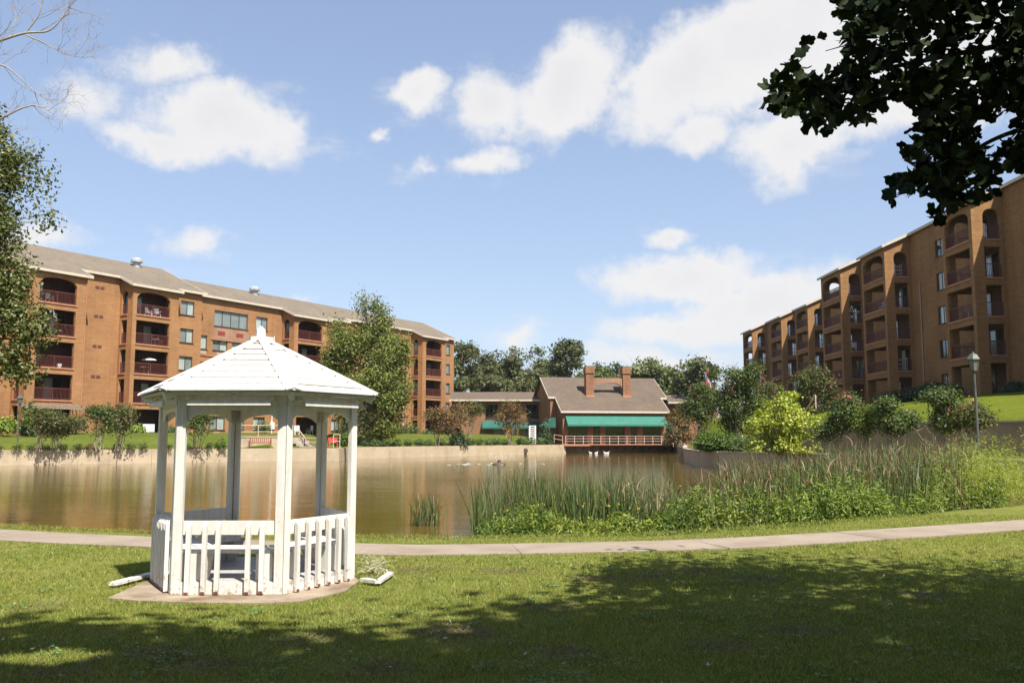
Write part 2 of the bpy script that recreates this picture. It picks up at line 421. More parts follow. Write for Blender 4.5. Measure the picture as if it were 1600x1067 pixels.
def mat_grass_ground(name, turf_green, dry, soil, sc=1.0):
    m, t, b, o = new_mat(name); p = wpos(t)
    a = t.ramp(t.noise(p, .55 * sc, 7, .66), [(.28, turf_green), (.52, tuple(x * 1.12 for x in turf_green)), (.74, dry)])  # base turf green, blending into the dry tone
    f = t.ramp(t.noise(p, 22, 5, .75), [(.25, (.55, .55, .5)), (.75, (1.25, 1.25, 1.2))])
    c = t.mix(1.0, a, f, 'MULTIPLY')
    f2 = t.ramp(t.noise(p, 3.5, 6, .75), [(.28, (.66, .68, .60)), (.72, (1.25, 1.22, 1.2))]); c = t.mix(1.0, c, f2, 'MULTIPLY')
    c = t.mix(t.ramp(t.noise(p, 1.1 * sc, 6, .7), [(.60, (0, 0, 0)), (.76, (1, 1, 1))]), c, soil)
    big = t.ramp(t.noise(p, .22, 4, .6), [(.3, (.80, .84, .80)), (.7, (1.16, 1.12, 1.1))]); c = t.mix(1.0, c, big, 'MULTIPLY')
    setc(t, b.inputs['Base Color'], c); b.inputs['Roughness'].default_value = 1.0; b.inputs['Specular IOR Level'].default_value = .02
    bn = t.node('ShaderNodeBump', inp={'Strength': .9, 'Distance': .03, 'Height': t.noise(p, 35, 4, .7)})
    t.l.new(bn.outputs[0], b.inputs['Normal']); return m
GROUND_N = mat_grass_ground('near_turf', (.150, .166, .044), (.205, .185, .072), (.165, .135, .08))
GROUND_F = mat_grass_ground('bank_turf', (.088, .112, .024), (.125, .130, .036), (.150, .135, .055))
GROUND_H = mat_grass_ground('hill_turf', (.105, .130, .018), (.130, .145, .026), (.135, .13, .034))
BED = mat_noise('pond_mud', (.05, .035, .02), (.08, .055, .03), .5, .9)
BLADE = mat_leaf('grass_blade', [(.046, .068, .014), (.092, .112, .025), (.140, .150, .038), (.19, .172, .064)], .35, .9, .03,
                 (.9, (.15, .145, .06), .58, .74), 2.0)

def mat_water():
    m, t, b, o = new_mat('pond_water'); p = wpos(t)
    setc(t, b.inputs['Base Color'], t.ramp(t.noise(p, .06, 4, .6), [(.3, (.080, .054, .009)), (.7, (.110, .074, .014))]))
    b.inputs['Roughness'].default_value = .06; b.inputs['IOR'].default_value = 1.333; b.inputs['Specular IOR Level'].default_value = .5
    mp = t.node('ShaderNodeMapping', inp={0: p, 3: (1.0, 2.6, 1)})
    n1 = t.noise(mp.outputs[0], 2.2, 4, .6)
    n2 = t.noise(mp.outputs[0], .5, 3, .5)
    calm = t.ramp(t.noise(p, .05, 3, .5), [(.35, (.35, .35, .35)), (.65, (1, 1, 1))])
    h = t.math('ADD', t.math('MULTIPLY', n1, .5), n2)
    h = t.math('MULTIPLY', h, calm)
    bn = t.node('ShaderNodeBump', inp={'Strength': .16, 'Distance': .12, 'Height': h})
    t.l.new(bn.outputs[0], b.inputs['Normal']); return m
WATER = mat_water()

L_OAK = mat_leaf('oak_leaf', [(.040, .058, .012), (.080, .098, .020), (.12, .135, .030), (.17, .17, .045)], .35)
L_FAR = mat_leaf('far_leaf', [(.038, .044, .018), (.062, .068, .026), (.092, .094, .038)], .25)
L_FARL = mat_leaf('far_light_leaf', [(.050, .065, .024), (.080, .096, .034), (.11, .12, .045)], .3)
L_PINE = mat_leaf('pine_needles', [(.032, .040, .018), (.052, .060, .025), (.076, .082, .035)], .15)
L_MYRT = mat_leaf('myrtle_leaf', gain=1.2, cols=[(.035, .055, .015), (.06, .085, .022), (.09, .10, .03), (.13, .085, .035)], trans=.3, pos_noise=(.9, (.17, .075, .035), .58, .72))
L_MYRT_R = mat_leaf('rusty_myrtle_leaf', gain=1.2, cols=[(.05, .06, .018), (.085, .085, .026), (.14, .085, .035), (.19, .085, .04)], trans=.3, pos_noise=(.9, (.21, .085, .04), .5, .7))
L_MYRT_G = mat_leaf('green_myrtle_leaf', gain=1.15, cols=[(.030, .055, .013), (.055, .085, .020), (.080, .11, .026), (.10, .115, .035)], trans=.3)
L_YEL = mat_leaf('yellow_green_leaf', [(.12, .18, .022), (.25, .30, .036), (.37, .40, .055), (.48, .48, .10)], .35, .45, gain=1.0)
L_HEDGE = mat_leaf('hedge_leaf', [(.030, .060, .010), (.055, .10, .014), (.085, .14, .02), (.13, .19, .026)], .25, gain=1.05)
L_BALL = mat_leaf('clipped_leaf', [(.035, .060, .016), (.055, .082, .022), (.075, .10, .028)], .2)
L_CON = mat_leaf('conifer_leaf', [(.015, .028, .010), (.026, .044, .015), (.036, .056, .020)], .15)
L_SIDE = mat_leaf('silvery_leaf', [(.022, .034, .009), (.05, .066, .016), (.085, .095, .028), (.19, .19, .09)], .3, .45, .2)
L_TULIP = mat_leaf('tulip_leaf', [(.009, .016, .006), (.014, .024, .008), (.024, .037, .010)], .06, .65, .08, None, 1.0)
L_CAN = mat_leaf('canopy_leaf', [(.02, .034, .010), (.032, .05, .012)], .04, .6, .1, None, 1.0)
L_REED = mat_leaf('cattail_blade', [(.022, .040, .014), (.050, .080, .026), (.09, .12, .040), (.16, .16, .06)], .25, .45, .3, gain=1.25)
L_REEDD = mat_leaf('dry_cattail_blade', [(.10, .055, .03), (.20, .13, .07), (.34, .25, .15), (.46, .37, .25)], .2, .6, .3, gain=1.3)
L_WEED = mat_leaf('weed_leaf', [(.035, .060, .010), (.075, .11, .016), (.13, .17, .025), (.22, .25, .04)], .3, gain=1.25, pos_noise=(1.3, (.05, .085, .014), .5, .64))
L_GOLD = mat_leaf('feathery_leaf', [(.11, .135, .022), (.17, .195, .032), (.23, .24, .045)], .35)
L_DAY = mat_leaf('strap_leaf', [(.08, .12, .02), (.13, .18, .03), (.19, .23, .05)], .3)
L_TIPS = mat_leaf('broken_leaf_tip', [(.075, .04, .022), (.15, .09, .05), (.24, .16, .10), (.42, .33, .22)], .15, .6, .3, gain=1.15)
CATTAIL = mat_noise('cattail_head', (.09, .035, .018), (.14, .06, .03), 12, .9)
BLOOM = mat_leaf('pink_bloom', [(.55, .10, .14), (.68, .18, .20), (.72, .28, .28)], .3, gain=1.0)
BLOOM_Y = mat_leaf('yellow_bloom', [(.6, .42, .03), (.7, .52, .06)], .3, gain=1.0)
LITTER = mat_leaf('dry_leaf', [(.26, .22, .12), (.36, .34, .2), (.48, .45, .30)], .15, gain=1.0)
# ------------------------------------------------------------------ ground, water, pond walls
V2 = lambda x, y: Vector((x, y))
def resample(pts, n):
    pts = [Vector(p) for p in pts]; d = [0]
    for a, b in zip(pts, pts[1:]): d.append(d[-1] + (b - a).length)
    out = []
    for i in range(n):
        s = d[-1] * i / (n - 1); k = 0
        while k < len(d) - 2 and d[k + 1] < s: k += 1
        f = (s - d[k]) / (d[k + 1] - d[k]); out.append(pts[k].lerp(pts[k + 1], f))
    return out
def smooth_line(pts, n):
    """Catmull-Rom through the points"""
    pts = [Vector(p) for p in pts]; P = [pts[0] * 2 - pts[1]] + pts + [pts[-1] * 2 - pts[-2]]; out = []
    for i in range(1, len(P) - 2):
        for k in range(8):
            t = k / 8; a, b, c, d = P[i - 1:i + 3]
            out.append(.5 * ((2 * b) + (c - a) * t + (2 * a - 5 * b + 4 * c - d) * t * t + (3 * b - a - 3 * c + d) * t ** 3))
    out.append(pts[-1]); return resample(out, n)
sst = lambda x: max(0, min(1, x)) ** 2 * (3 - 2 * max(0, min(1, x)))

def strips(rows, name, mat, **kw):
    mb = MB(); n = len(rows[0])
    for r in rows: mb.v += [tuple(p) for p in r]
    for i in range(len(rows) - 1):
        for j in range(n - 1):
            a = i * n + j; mb.f.append((a, a + 1, a + n + 1, a + n)); mb.m.append(0)
    o = mb.build(name, mat, smooth=True, uv=False, **kw)
    me = o.data                                            # make all face up
    if sum(p.normal.z * p.area for p in me.polygons) < 0: me.flip_normals()
    return o

SHORE = smooth_line([(-58, 50), (-38, 36.5), (-25, 27), (-16, 21.4), (-10.5, 18.45), (-6.85, 17.1), (-1.85, 16.2), (2.4, 16.7), (7, 19.3), (14.2, 24.8), (19.5, 29), (22.6, 31.5)], 90)
def shore_y(x):
    for a, b in zip(SHORE, SHORE[1:]):
        if a.x <= x <= b.x: return a.y + (b.y - a.y) * (x - a.x) / max(1e-6, b.x - a.x)
    return SHORE[0].y if x < SHORE[0].x else SHORE[-1].y
sh = [V2(-220, 62)] + SHORE + [V2(60, 34), V2(260, 44)]
wob = [0] + [.16 * math.sin(i * 1.7) + .12 * math.sin(i * .61 + 1) for i in range(len(SHORE))] + [0, 0]
rows = []
for off, z in ((.9, -.9), (.05, -.36), (-.12, -.17), (-.4, -.045), (-1.0, 0.0)):
    rows.append([(p.x, p.y + off + w * (1 if off > -.5 else .3), z) for p, w in zip(sh, wob)])
rows.append([(p.x, min(8, p.y - 3), 0.0) for p in sh]); rows.append([(p.x, -8, 0) for p in sh]); rows.append([(p.x * 1.3, -160, 0) for p in sh])
strips(rows, 'lawn', GROUND_N, kind='structure')

base = MB(); base.quad((-3000, -3000, -1.0), (3000, -3000, -1.0), (3000, 3500, -1.0), (-3000, 3500, -1.0))
base.build('ground', GROUND_F, uv=False, kind='structure')
wt = MB(); wt.quad((-75, 15.0, -.35), (30, 15.0, -.35), (40, 126, -.35), (-75, 126, -.35))
water = wt.build('water', WATER, uv=False, kind='structure')

LWALL = [(-64, 49.6), (-38, 66.7), (-29, 72.6), (-21.8, 77.6), (-15.2, 78.6), (-15.6, 86.0), (6.9, 117.0)]
RWALL = [(22.8, 30.6), (20.9, 36), (18.7, 44), (16.6, 52), (15.0, 56.5), (13.6, 59.0), (13.0, 62), (14.4, 75), (18.2, 95), (21.3, 110), (21.6, 119.4)]
RET = [(32, 31.5), (24.2, 42), (19.4, 55), (19.2, 64), (19.6, 78), (20.4, 93), (22.6, 107), (23.4, 116)]
RETZ = [2.4, 2.4, 2.42, 2.3, 1.4, .95, .85, .8]
UPP = [(46, 30), (36.9, 46), (34.2, 64), (34.4, 80), (34.0, 96), (31.5, 108), (28.6, 120), (28.4, 134)]
UPZ = [4.8, 4.8, 4.8, 4.8, 4.8, 4.7, 4.5, 4.2]
# left bank, rising from the wall top to the building
def seg_dist(p, pts):
    best = 1e9
    for a, b in zip(pts, pts[1:]):
        a, b = Vector(a), Vector(b); d = b - a; t = max(0, min(1, (p - a).dot(d) / d.length_squared)); best = min(best, (a + d * t - p).length)
    return best
TERR = [tuple(at(369, 690, 79.2)[:2]), tuple(at(436, 690, 80.2)[:2])]
def bank_z(p, rough=True):
    d = seg_dist(p, LWALL); z = .73 + 1.4 * (1 - .75 * sst(p.x / 6.9)) * sst(d / 13.5) + (.03 * math.sin(p.x * .8) * sst(d / 4) if rough else 0)
    a, b = Vector(TERR[0]), Vector(TERR[1]); u = (p.x - a.x) / (b.x - a.x)                      # level paved terrace in front of its low wall
    if -.25 < u < 1.9:
        yl = a.y + (b.y - a.y) * min(u, 1.0) + (.35 if u < 1 else .0)
        if p.y < yl: z = min(z, .735)
        elif u <= 1.02: z = min(max(z, 1.45), 1.62)
    return z
C0 = V2(0, 80); lw = []
for a, b in zip(LWALL, LWALL[1:]):
    k = max(2, int((Vector(b) - Vector(a)).length / .8)); lw += [Vector(a).lerp(Vector(b), i / k) for i in range(k)]
lw.append(Vector(LWALL[-1])); rows = []
for r in (.12, .5, .9, 1.3, 1.8, 2.3, 2.8, 3.4, 4, 4.6, 5.2, 5.8, 6.5, 7.2, 8, 9, 10, 11.5, 13, 16, 22, 60, 400):
    row = []
    for p in lw:
        d = (p - C0).normalized(); q = p + d * r
        row.append((q.x, q.y, bank_z(q)))
    rows.append(row)
strips(rows, 'bank_lawn', GROUND_F, kind='structure')
# right: walk behind the pond wall, then the hill
N = 40
pa, pb, pc = resample(RWALL, N), resample(RET, N), resample(UPP, N)
rz = [x.x for x in resample([(z, 0, i) for i, z in enumerate(RETZ)], 8)]
def lerp_list(zs, n, pts):
    d = [0]; P = [Vector(p) for p in pts]
    for a, b in zip(P, P[1:]): d.append(d[-1] + (b - a).length)
    return [float(np.interp(d[-1] * i / (n - 1), d, zs)) for i in range(n)]
zb, zc = lerp_list(RETZ, N, RET), lerp_list(UPZ, N, UPP)
strips([[(p.x, p.y, .74) for p in pa], [(p.lerp(q, .5).x, p.lerp(q, .5).y, .76) for p, q in zip(pa, pb)], [(p.x, p.y, .77) for p in pb]], 'terrace_lawn', GROUND_F, kind='structure')
rows = []
for f in (0, .1, .22, .36, .5, .66, .82, 1.0):
    row = []
    for p, q, z0, z1 in zip(pb, pc, zb, zc):
        w = p.lerp(q, f); row.append((w.x + .15, w.y, z0 + (z1 - z0) * (.55 * f + .45 * math.sin(f * math.pi / 2))))
    rows.append(row)
rows.append([(q.x + 200, q.y, z) for q, z in zip(pc, zc)])
strips(rows, 'hill_lawn', GROUND_H, kind='structure')
cg = MB(); cg.quad((6.9, 117.1, .72), (21.6, 119.4, .72), (34, 155, .79), (40, 900, .8), (110, 900, 1.0), (6.9, 119, .72)) if False else None
cg.quad((6.8, 117.1, .70), (24.5, 116, .70), (34.4, 155, .70), (420, 700, .70), (75, 760, .70))
cg.build('yard', GROUND_F, uv=False, kind='structure')

# concrete path along the near shore: one slab per joint
PATH_C = smooth_line([(-30, 29.3), (-18, 20.6), (-12.5, 17.45), (-9.1, 15.95), (-6.0, 14.85), (-2.3, 13.92), (-.9, 13.82), (2.85, 14.43), (6, 15.7), (9.9, 17.7), (13.5, 19.9), (24, 27.5)], 200)
path = empty('path', kind='structure'); L = 0; segs = [[PATH_C[0]]]
for a, b in zip(PATH_C, PATH_C[1:]):
    L += (b - a).length; segs[-1].append(b)
    if L > 2.9: L = 0; segs.append([b])
for sg in segs:
    if len(sg) < 2: continue
    mb = MB(); le, ri = [], []
    for i, p in enumerate(sg):
        d = (sg[min(i + 1, len(sg) - 1)] - sg[max(i - 1, 0)]).normalized(); nn = V2(-d.y, d.x)
        q = p + d * (.004 if i == 0 else (-.004 if i == len(sg) - 1 else 0))
        le.append(q + nn * .62); ri.append(q - nn * .62)
    mb.prism(ri + le[::-1], -.06, .022 + random.uniform(-.004, .004)); mb.build('slab', CONC, path)

def panel_wall(name, pts, z0, ztop, mat, th, label, step=4.5, cat='wall', group=None, cope=None):
    root = empty(name, (0, 0, 0), label=label, cat=cat, group=group)
    for i, (a, b) in enumerate(zip(pts, pts[1:])):
        a, b = Vector(a), Vector(b); Ls = (b - a).length; k = max(1, round(Ls / step)); d = (b - a) / Ls; nn = V2(-d.y, d.x)
        za, zb_ = (ztop[i], ztop[i + 1]) if hasattr(ztop, '__len__') else (ztop, ztop)
        for j in range(k):
            p, q = a + d * (Ls * j / k + .006), a + d * (Ls * (j + 1) / k - .006)
            zp, zq = za + (zb_ - za) * j / k, za + (zb_ - za) * (j + 1) / k
            o = random.uniform(-.008, .008); mb = MB(); vs = []
            for s_ in (-th / 2 + o, th / 2 + o):
                vs += [(*(p + nn * s_), z0), (*(q + nn * s_), z0), (*(q + nn * s_), zq), (*(p + nn * s_), zp)]
            mb.add(vs, [(0, 1, 2, 3), (7, 6, 5, 4), (0, 4, 5, 1), (1, 5, 6, 2), (2, 6, 7, 3), (3, 7, 4, 0)])
            mb.build('panel', mat, root)
            if cope:
                mb = MB(); vs = []
                for s_ in (-th / 2 - .05, th / 2 + .05):
                    vs += [(*(p + nn * s_), zp + .002), (*(q + nn * s_), zq + .002), (*(q + nn * s_), zq + .09), (*(p + nn * s_), zp + .09)]
                mb.add(vs, [(0, 1, 2, 3), (7, 6, 5, 4), (0, 4, 5, 1), (1, 5, 6, 2), (2, 6, 7, 3), (3, 7, 4, 0)])
                mb.build('coping', cope, root)
    return root
panel_wall('pond_wall', LWALL, -1.0, .76, WALLC, .3, 'long low beige concrete wall along the far left bank of the pond', 5.2)
panel_wall('pond_wall', RWALL, -1.0, .70, WALLC, .3, 'beige concrete pond wall with coping behind the cattails on the right', 4.0, cope=COPE)
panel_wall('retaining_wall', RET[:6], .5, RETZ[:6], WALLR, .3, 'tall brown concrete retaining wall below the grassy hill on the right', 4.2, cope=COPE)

# ------------------------------------------------------------------ building kit
def wall(mb, A, B, z0, z1, ops=(), th=.28):
    A, B = Vector(A), Vector(B); Ls = (B - A).length; t = (B - A) / Ls; inn = V2(-t.y, t.x)
    P = lambda u, z, d=0: (A.x + t.x * u + inn.x * d, A.y + t.y * u + inn.y * d, z)
    us = sorted({0.0, Ls} | {o[0] for o in ops} | {o[1] for o in ops})
    for a, b in zip(us, us[1:]):
        if b - a < 1e-5: continue
        c = sorted([(o[2], o[3]) for o in ops if o[0] <= a + 1e-6 and o[1] >= b - 1e-6]); z = z0
        for zb_, zt in c + [(z1, z1)]:
            if zb_ - z > 1e-5:
                mb.quad(P(a, z), P(b, z), P(b, zb_), P(a, zb_))
                if ops: mb.quad(P(b, z, th), P(a, z, th), P(a, zb_, th), P(b, zb_, th))
            z = max(z, zt)
    for o in ops:
        u0, u1, zb_, zt = o[:4]; rise = o[4] if len(o) > 4 else 0; zs = zt - rise
        mb.quad(P(u0, zb_), P(u0, zb_, th), P(u0, zs, th), P(u0, zs)); mb.quad(P(u1, zb_, th), P(u1, zb_), P(u1, zs), P(u1, zs, th))
        mb.quad(P(u0, zb_, th), P(u0, zb_), P(u1, zb_), P(u1, zb_, th))
        if not rise: mb.quad(P(u0, zt), P(u0, zt, th), P(u1, zt, th), P(u1, zt))
        else:
            K = 12; c, h = (u0 + u1) / 2, (u1 - u0) / 2
            zz = [zs + rise * max(0, 1 - abs(-1 + 2 * i / K) ** 2.3) ** .5 for i in range(K + 1)]; uu = [c + h * (-1 + 2 * i / K) for i in range(K + 1)]
            for i in range(K):
                a, b, p, q = uu[i], uu[i + 1], zz[i], zz[i + 1]
                mb.quad(P(a, p), P(b, q), P(b, zt), P(a, zt)); mb.quad(P(b, q, th), P(a, p, th), P(a, zt, th), P(b, zt, th))
                mb.quad(P(a, p), P(a, p, th), P(b, q, th), P(b, q))

CACHE = {}
def cached(key, fn):
    if key not in CACHE: CACHE[key] = fn()
    return CACHE[key]
def place(name, mesh, parent, A, t, u, z, dn=0.0):
    """object with local x along the wall, y inwards"""
    t = Vector(t); inn = V2(-t.y, t.x); p = Vector(A) + t * u + inn * dn
    return link(name, mesh, parent, (p.x, p.y, z), math.atan2(t.y, t.x))

def frame_mesh(w, h, k, proud=False):
    def f():
        mb = MB(); y = -.045 if proud else .10; d = .07; s = .055
        mb.box((w / 2, y + .02, s / 2), (w, d, s)); mb.box((w / 2, y + .02, h - s / 2), (w, d, s))
        for i in range(k + 1):
            x = min(max(i * w / k, s / 2), w - s / 2); mb.box((x, y + .02, h / 2), (s, d - .006, h - 2 * s))
        if not proud: mb.box((w / 2, -.015, -.035), (w + .1, .13, .06))
        return mb.mesh('window_frame', FRAME)
    return cached(('fr', round(w, 2), round(h, 2), k, proud), f)
def sheet_mesh(w, h, x0, y, mat, key):
    def f():
        mb = MB(); mb.box((x0 + w / 2, y, h / 2), (w, .012, h)); return mb.mesh(key, mat)
    return cached((key, round(w, 2), round(h, 2), round(x0, 2), y, mat.name), f)
def window(parent, A, t, u, z, w, h, k=2, blinds=None, name='window', proud=False, label=None):
    o = place(name, frame_mesh(w, h, k, proud), parent, A, t, u, z)
    y = -.022 if proud else .115
    for i in range(k):
        link('pane', sheet_mesh(w / k - .05, h - .1, i * w / k + .025, y, PANE, 'pane'), o, (0, 0, .05))
        m = (blinds or [BLIND])[i % len(blinds or [1])]
        link('blind' if m in (BLIND, CURT) else 'dark_backing', sheet_mesh(w / k - .002, h - .02, i * w / k, -.004 if proud else .2, m, 'blind'), o, (0, 0, .01))  # the dark sheet stands in for the unlit room behind a pane
    return o
def railing_mesh(Lr, h=1.04):
    def f():
        mb = MB(); mb.box((Lr / 2, 0, h), (Lr, .06, .06)); mb.box((Lr / 2, 0, .1), (Lr, .04, .04))
        n = max(3, int(Lr / .125))
        for i in range(1, n): mb.box((Lr * i / n, 0, h / 2 + .04), (.022, .022, h - .12))
        k = max(1, round(Lr / 1.9))
        for i in range(k + 1): mb.box((min(max(Lr * i / k, .03), Lr - .03), 0, h / 2), (.05, .05, h - .06))
        return mb.mesh('balcony_railing', RAIL)
    return cached(('rl', round(Lr, 2)), f)

def wall_box(name, A, t, u, z, w, h, proud, mat, root, label=None):
    def f():
        mb = MB(); mb.box((w / 2, -proud / 2 + .01, h / 2), (w, proud + .02, h)); return mb.mesh(name, mat)
    o = place(name, cached((name, round(w, 2), round(h, 2), proud, mat.name), f), root, A, t, u, z)
    if label: o['label'] = label
    return o

class Fac:
    """straight facade: s runs left to right as seen from outside, n outwards"""
    def __init__(s, O, t): s.O = Vector(O); s.t = Vector(t).normalized(); s.m = V2(s.t.y, -s.t.x)
    def p(s, a, n): return s.O + s.t * a + s.m * n
    def P(s, a, n, z): q = s.p(a, n); return (q.x, q.y, z)
    def at_px(s, px, n):
        u = (px - CX) / FPX / .998
        return (u * (s.O.y + n * s.m.y) - s.O.x - n * s.m.x) / (s.t.x - u * s.t.y)

FH = 2.9; SLOPE = .45
def bay(root, wmb, F, sa, sb, nf, nw, zg, ze, fm=(.45, .8), so=(.3, .8), levels=5, trellis=False, doors=True, back=True, right_open=True, backm=None):
    b = nf - nw; ops, ol, orr = [], [], []
    Lf = sb - sa
    for k in range(levels):
        z0 = zg + FH * k; top = k == levels - 1
        zb_, zt, rs = z0 + (.03 if k else -.02), z0 + (2.32 if top else 2.34), (.60 if top else 0)
        ops.append((fm[0], Lf - fm[1], zb_, zt, rs)); rs2 = .5 if top else 0
        ol.append((so[0], b - so[1], zb_, zt, rs2)); orr.append((so[1], b - so[0], zb_, zt, rs2))
    A, B, Cn, D = F.p(sa, nw), F.p(sa, nf), F.p(sb, nf), F.p(sb, nw)
    wall(wmb, B, Cn, zg - .6, ze, ops); wall(wmb, A, B, zg - .6, ze, ol); wall(wmb, Cn, D, zg - .6, ze, orr if right_open else ())
    for s_ in (sa, sb):                                     # gusset up to the roof plane
        wmb.quad(F.P(s_, nw, ze), F.P(s_, nf, ze), F.P(s_, nw, ze + SLOPE * b))
    mid = (sa + sb) / 2
    for k in range(levels):
        z0 = zg + FH * k
        if k:
            mb = MB(); c = F.p(mid, (nf + nw) / 2); rz = math.atan2(F.t.y, F.t.x)
            mb.mi = 0; mb.box((c.x, c.y, z0 - .12), (Lf - .58, b - .32, .22), rz)
            mb.mi = 1; q = F.p(mid, nf + .035); q = F.p(sa + fm[0] + (Lf - sum(fm)) / 2, nf + .03); mb.box((q.x, q.y, z0 - .04), (Lf - sum(fm) + .12, .09, .13), rz)
            for s_, sg in ((sa, -1), (sb, 1)):
                if sg == 1 and not right_open: continue
                q = F.p(s_ + sg * .03, nw + so[0] + (b - sum(so)) / 2); mb.box((q.x, q.y, z0 - .042), (.09, b - sum(so) + .10, .126), rz)
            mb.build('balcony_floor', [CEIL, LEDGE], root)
            place('balcony_railing', railing_mesh(Lf - sum(fm)), root, B, F.t, fm[0], z0 + .02, .14)
            place('balcony_railing', railing_mesh(b - sum(so)), root, A, F.m, so[0], z0 + .02, .14)
            if right_open: place('balcony_railing', railing_mesh(b - sum(so)), root, Cn, -F.m, so[1], z0 + .02, .14)
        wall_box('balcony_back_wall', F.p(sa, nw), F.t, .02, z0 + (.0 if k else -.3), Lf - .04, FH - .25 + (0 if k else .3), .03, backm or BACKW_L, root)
        if doors:
            w = min(1.9, Lf - 1.0); rt = F.t
            u = .55 if k % 2 == 0 else Lf - w - .75
            window(root, F.p(sa, nw + .045), F.t, u, z0 + .05, w, 2.08, 2, [[DARK, CURT], [CURT, DARK], [DARK, DARK], [BLIND, DARK]][(k * 7 + int(sa * 3)) % 4], 'sliding_door', proud=True)
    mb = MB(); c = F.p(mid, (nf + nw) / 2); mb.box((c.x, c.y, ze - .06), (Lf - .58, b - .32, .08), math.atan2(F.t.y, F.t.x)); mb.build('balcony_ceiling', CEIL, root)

def roof_part(root, F, outline, nr, zr, k, mat, back_n):
    """outline: (s, n) of the eave line left to right; ridge at n=nr, z=zr"""
    Z = lambda n: zr - k * abs(n - nr)
    mb = MB(); s0, s1 = outline[0][0], outline[-1][0]
    poly = [F.P(s, n, Z(n)) for s, n in outline] + [F.P(s1, nr, zr), F.P(s0, nr, zr)]
    mb.sheet(poly, .10); poly = [F.P(s1, nr, zr), F.P(s1, back_n, Z(back_n)), F.P(s0, back_n, Z(back_n)), F.P(s0, nr, zr)]
    mb.sheet(poly, .10); r = mb.build('roof', mat, root)
    fb = MB()
    pts = [(s0, nr)] + list(outline) + [(s1, nr)]
    for (a, n), (c, m) in zip(pts, pts[1:]):
        p, q = Vector(F.P(a, n, Z(n) - .11)), Vector(F.P(c, m, Z(m) - .11))
        fb.bar(p, q, .05, .24)
    fb.build('fascia', FASCIA, r)
    sf = MB()
    o2 = [F.P(s, n, Z(n) - .2) for s, n in outline]
    sf.sheet(o2 + [F.P(s1, min(n for s, n in outline) - .5, Z(min(n for s, n in outline) - .5) - .2), F.P(s0, min(n for s, n in outline) - .5, Z(min(n for s, n in outline) - .5) - .2)], .02)
    sf.build('soffit', FASCIA, r)
    return r

# ------------------------------------------------------------------ left apartment building
FL = Fac((-41.2, 79.6), (.51, .860))
lb = empty('apartment_building', (*FL.p(20, 0), 2.1) if False else (0, 0, 0), label='long five storey sand brick apartment building on the left bank, arched balconies', cat='building')
ZG = 2.1; ZE = ZG + 14.55; NW = -2.0
wm = MB()
a1, b1 = FL.at_px(39, 0), FL.at_px(130, 0)
a2, b2 = FL.at_px(203, 0), FL.at_px(275, 0)
d1 = FL.at_px(312, -.9)
a0, b0 = a1 - 19, a1 - 6.2
a3, b3 = FL.at_px(458, 0), FL.at_px(512, 0); d3 = FL.at_px(541, -.9)
a4, b4 = FL.at_px(660, 0), FL.at_px(695, 0); d4 = FL.at_px(709, -.9)
fmL = lambda x0, xa, xb, x1: (FL.at_px(xa, 0) - FL.at_px(x0, 0), FL.at_px(x1, 0) - FL.at_px(xb, 0))
ZE2 = ZE - .45; ZG2 = ZG - .35; NE2 = -2.0
bay(lb, wm, FL, a0, a0 + 6, 0, NW, ZG, ZE, right_open=False)
bay(lb, wm, FL, a1, b1, 0, NW, ZG, ZE, fmL(39, 55, 114, 130), right_open=False)
bay(lb, wm, FL, a2, b2, 0, NW, ZG, ZE, fmL(203, 209.5, 262, 275), right_open=False)
bay(lb, wm, FL, a3, b3, 0, NE2, ZG2, ZE2, fmL(458, 464.5, 502, 512), right_open=False)
bay(lb, wm, FL, a4, b4, 0, NE2, ZG2, ZE2, fmL(660, 665.5, 690, 695), right_open=False)
ztop1 = ZE + SLOPE * 2.0; ztop2 = ZE2 + SLOPE * 2.0
wall(wm, FL.p(a0 - 25, NW), FL.p(b2, NW), ZG - 1, ztop1)
def win_wall(A, B, z0, z1, wins, root=lb):
    """wins: (u, z, w, h, panes, blinds)"""
    wall(wm, A, B, z0, z1, [(u, u + w, z, z + h) for u, z, w, h, *_ in wins])
    t = (Vector(B) - Vector(A)).normalized()
    for u, z, w, h, k, bl in wins: window(root, A, t, u, z, w, h, k, bl)
# D segments (windows stacked)
uD = FL.at_px(279, -.9) - b2; wD = FL.at_px(300, -.9) - FL.at_px(279, -.9)
win_wall(FL.p(b2, -.9), FL.p(d1, -.9), ZG - 1, ZE + SLOPE * .9, [(uD, ZG + FH * k + .75, wD, 1.45, 2, [[CURT, BLIND], [CURT, BLIND], [BLIND, CURT]][k % 3]) for k in range(5)])
wall(wm, FL.p(d1, -.9), FL.p(d1, -16), ZG - 1, ZE + .4)
wm.quad(FL.P(d1, -.9, ZE + .4), FL.P(d1, -15.6, ZE + .4), FL.P(d1, -8, ZE + 3.5))
uD3 = FL.at_px(519, -.9) - b3
win_wall(FL.p(b3, -.9), FL.p(d3, -.9), ZG2 - 1, ZE2 + SLOPE * .9, [(uD3, ZG2 + FH * k + .75, 1.5, 1.45, 2, [BLIND, CURT]) for k in range(5)])
wall(wm, FL.p(d3, -.9), FL.p(d3, NE2), ZG2 - 1, ZE2 + .4)
uD4 = FL.at_px(697, -.9) - b4
win_wall(FL.p(b4, -.9), FL.p(d4, -.9), ZG2 - 1, ZE2 + SLOPE * .9, [(uD4, ZG2 + FH * k + .7, 1.0, 1.5, 1, [CURT]) for k in range(5)])
wall(wm, FL.p(d4, -.9), FL.p(d4, -14), ZG2 - 1, ZE2 + .4)
wm.quad(FL.P(d4, -.9, ZE2 + .4), FL.P(d4, -13.6, ZE2 + .4), FL.P(d4, -7, ZE2 + 3.05))
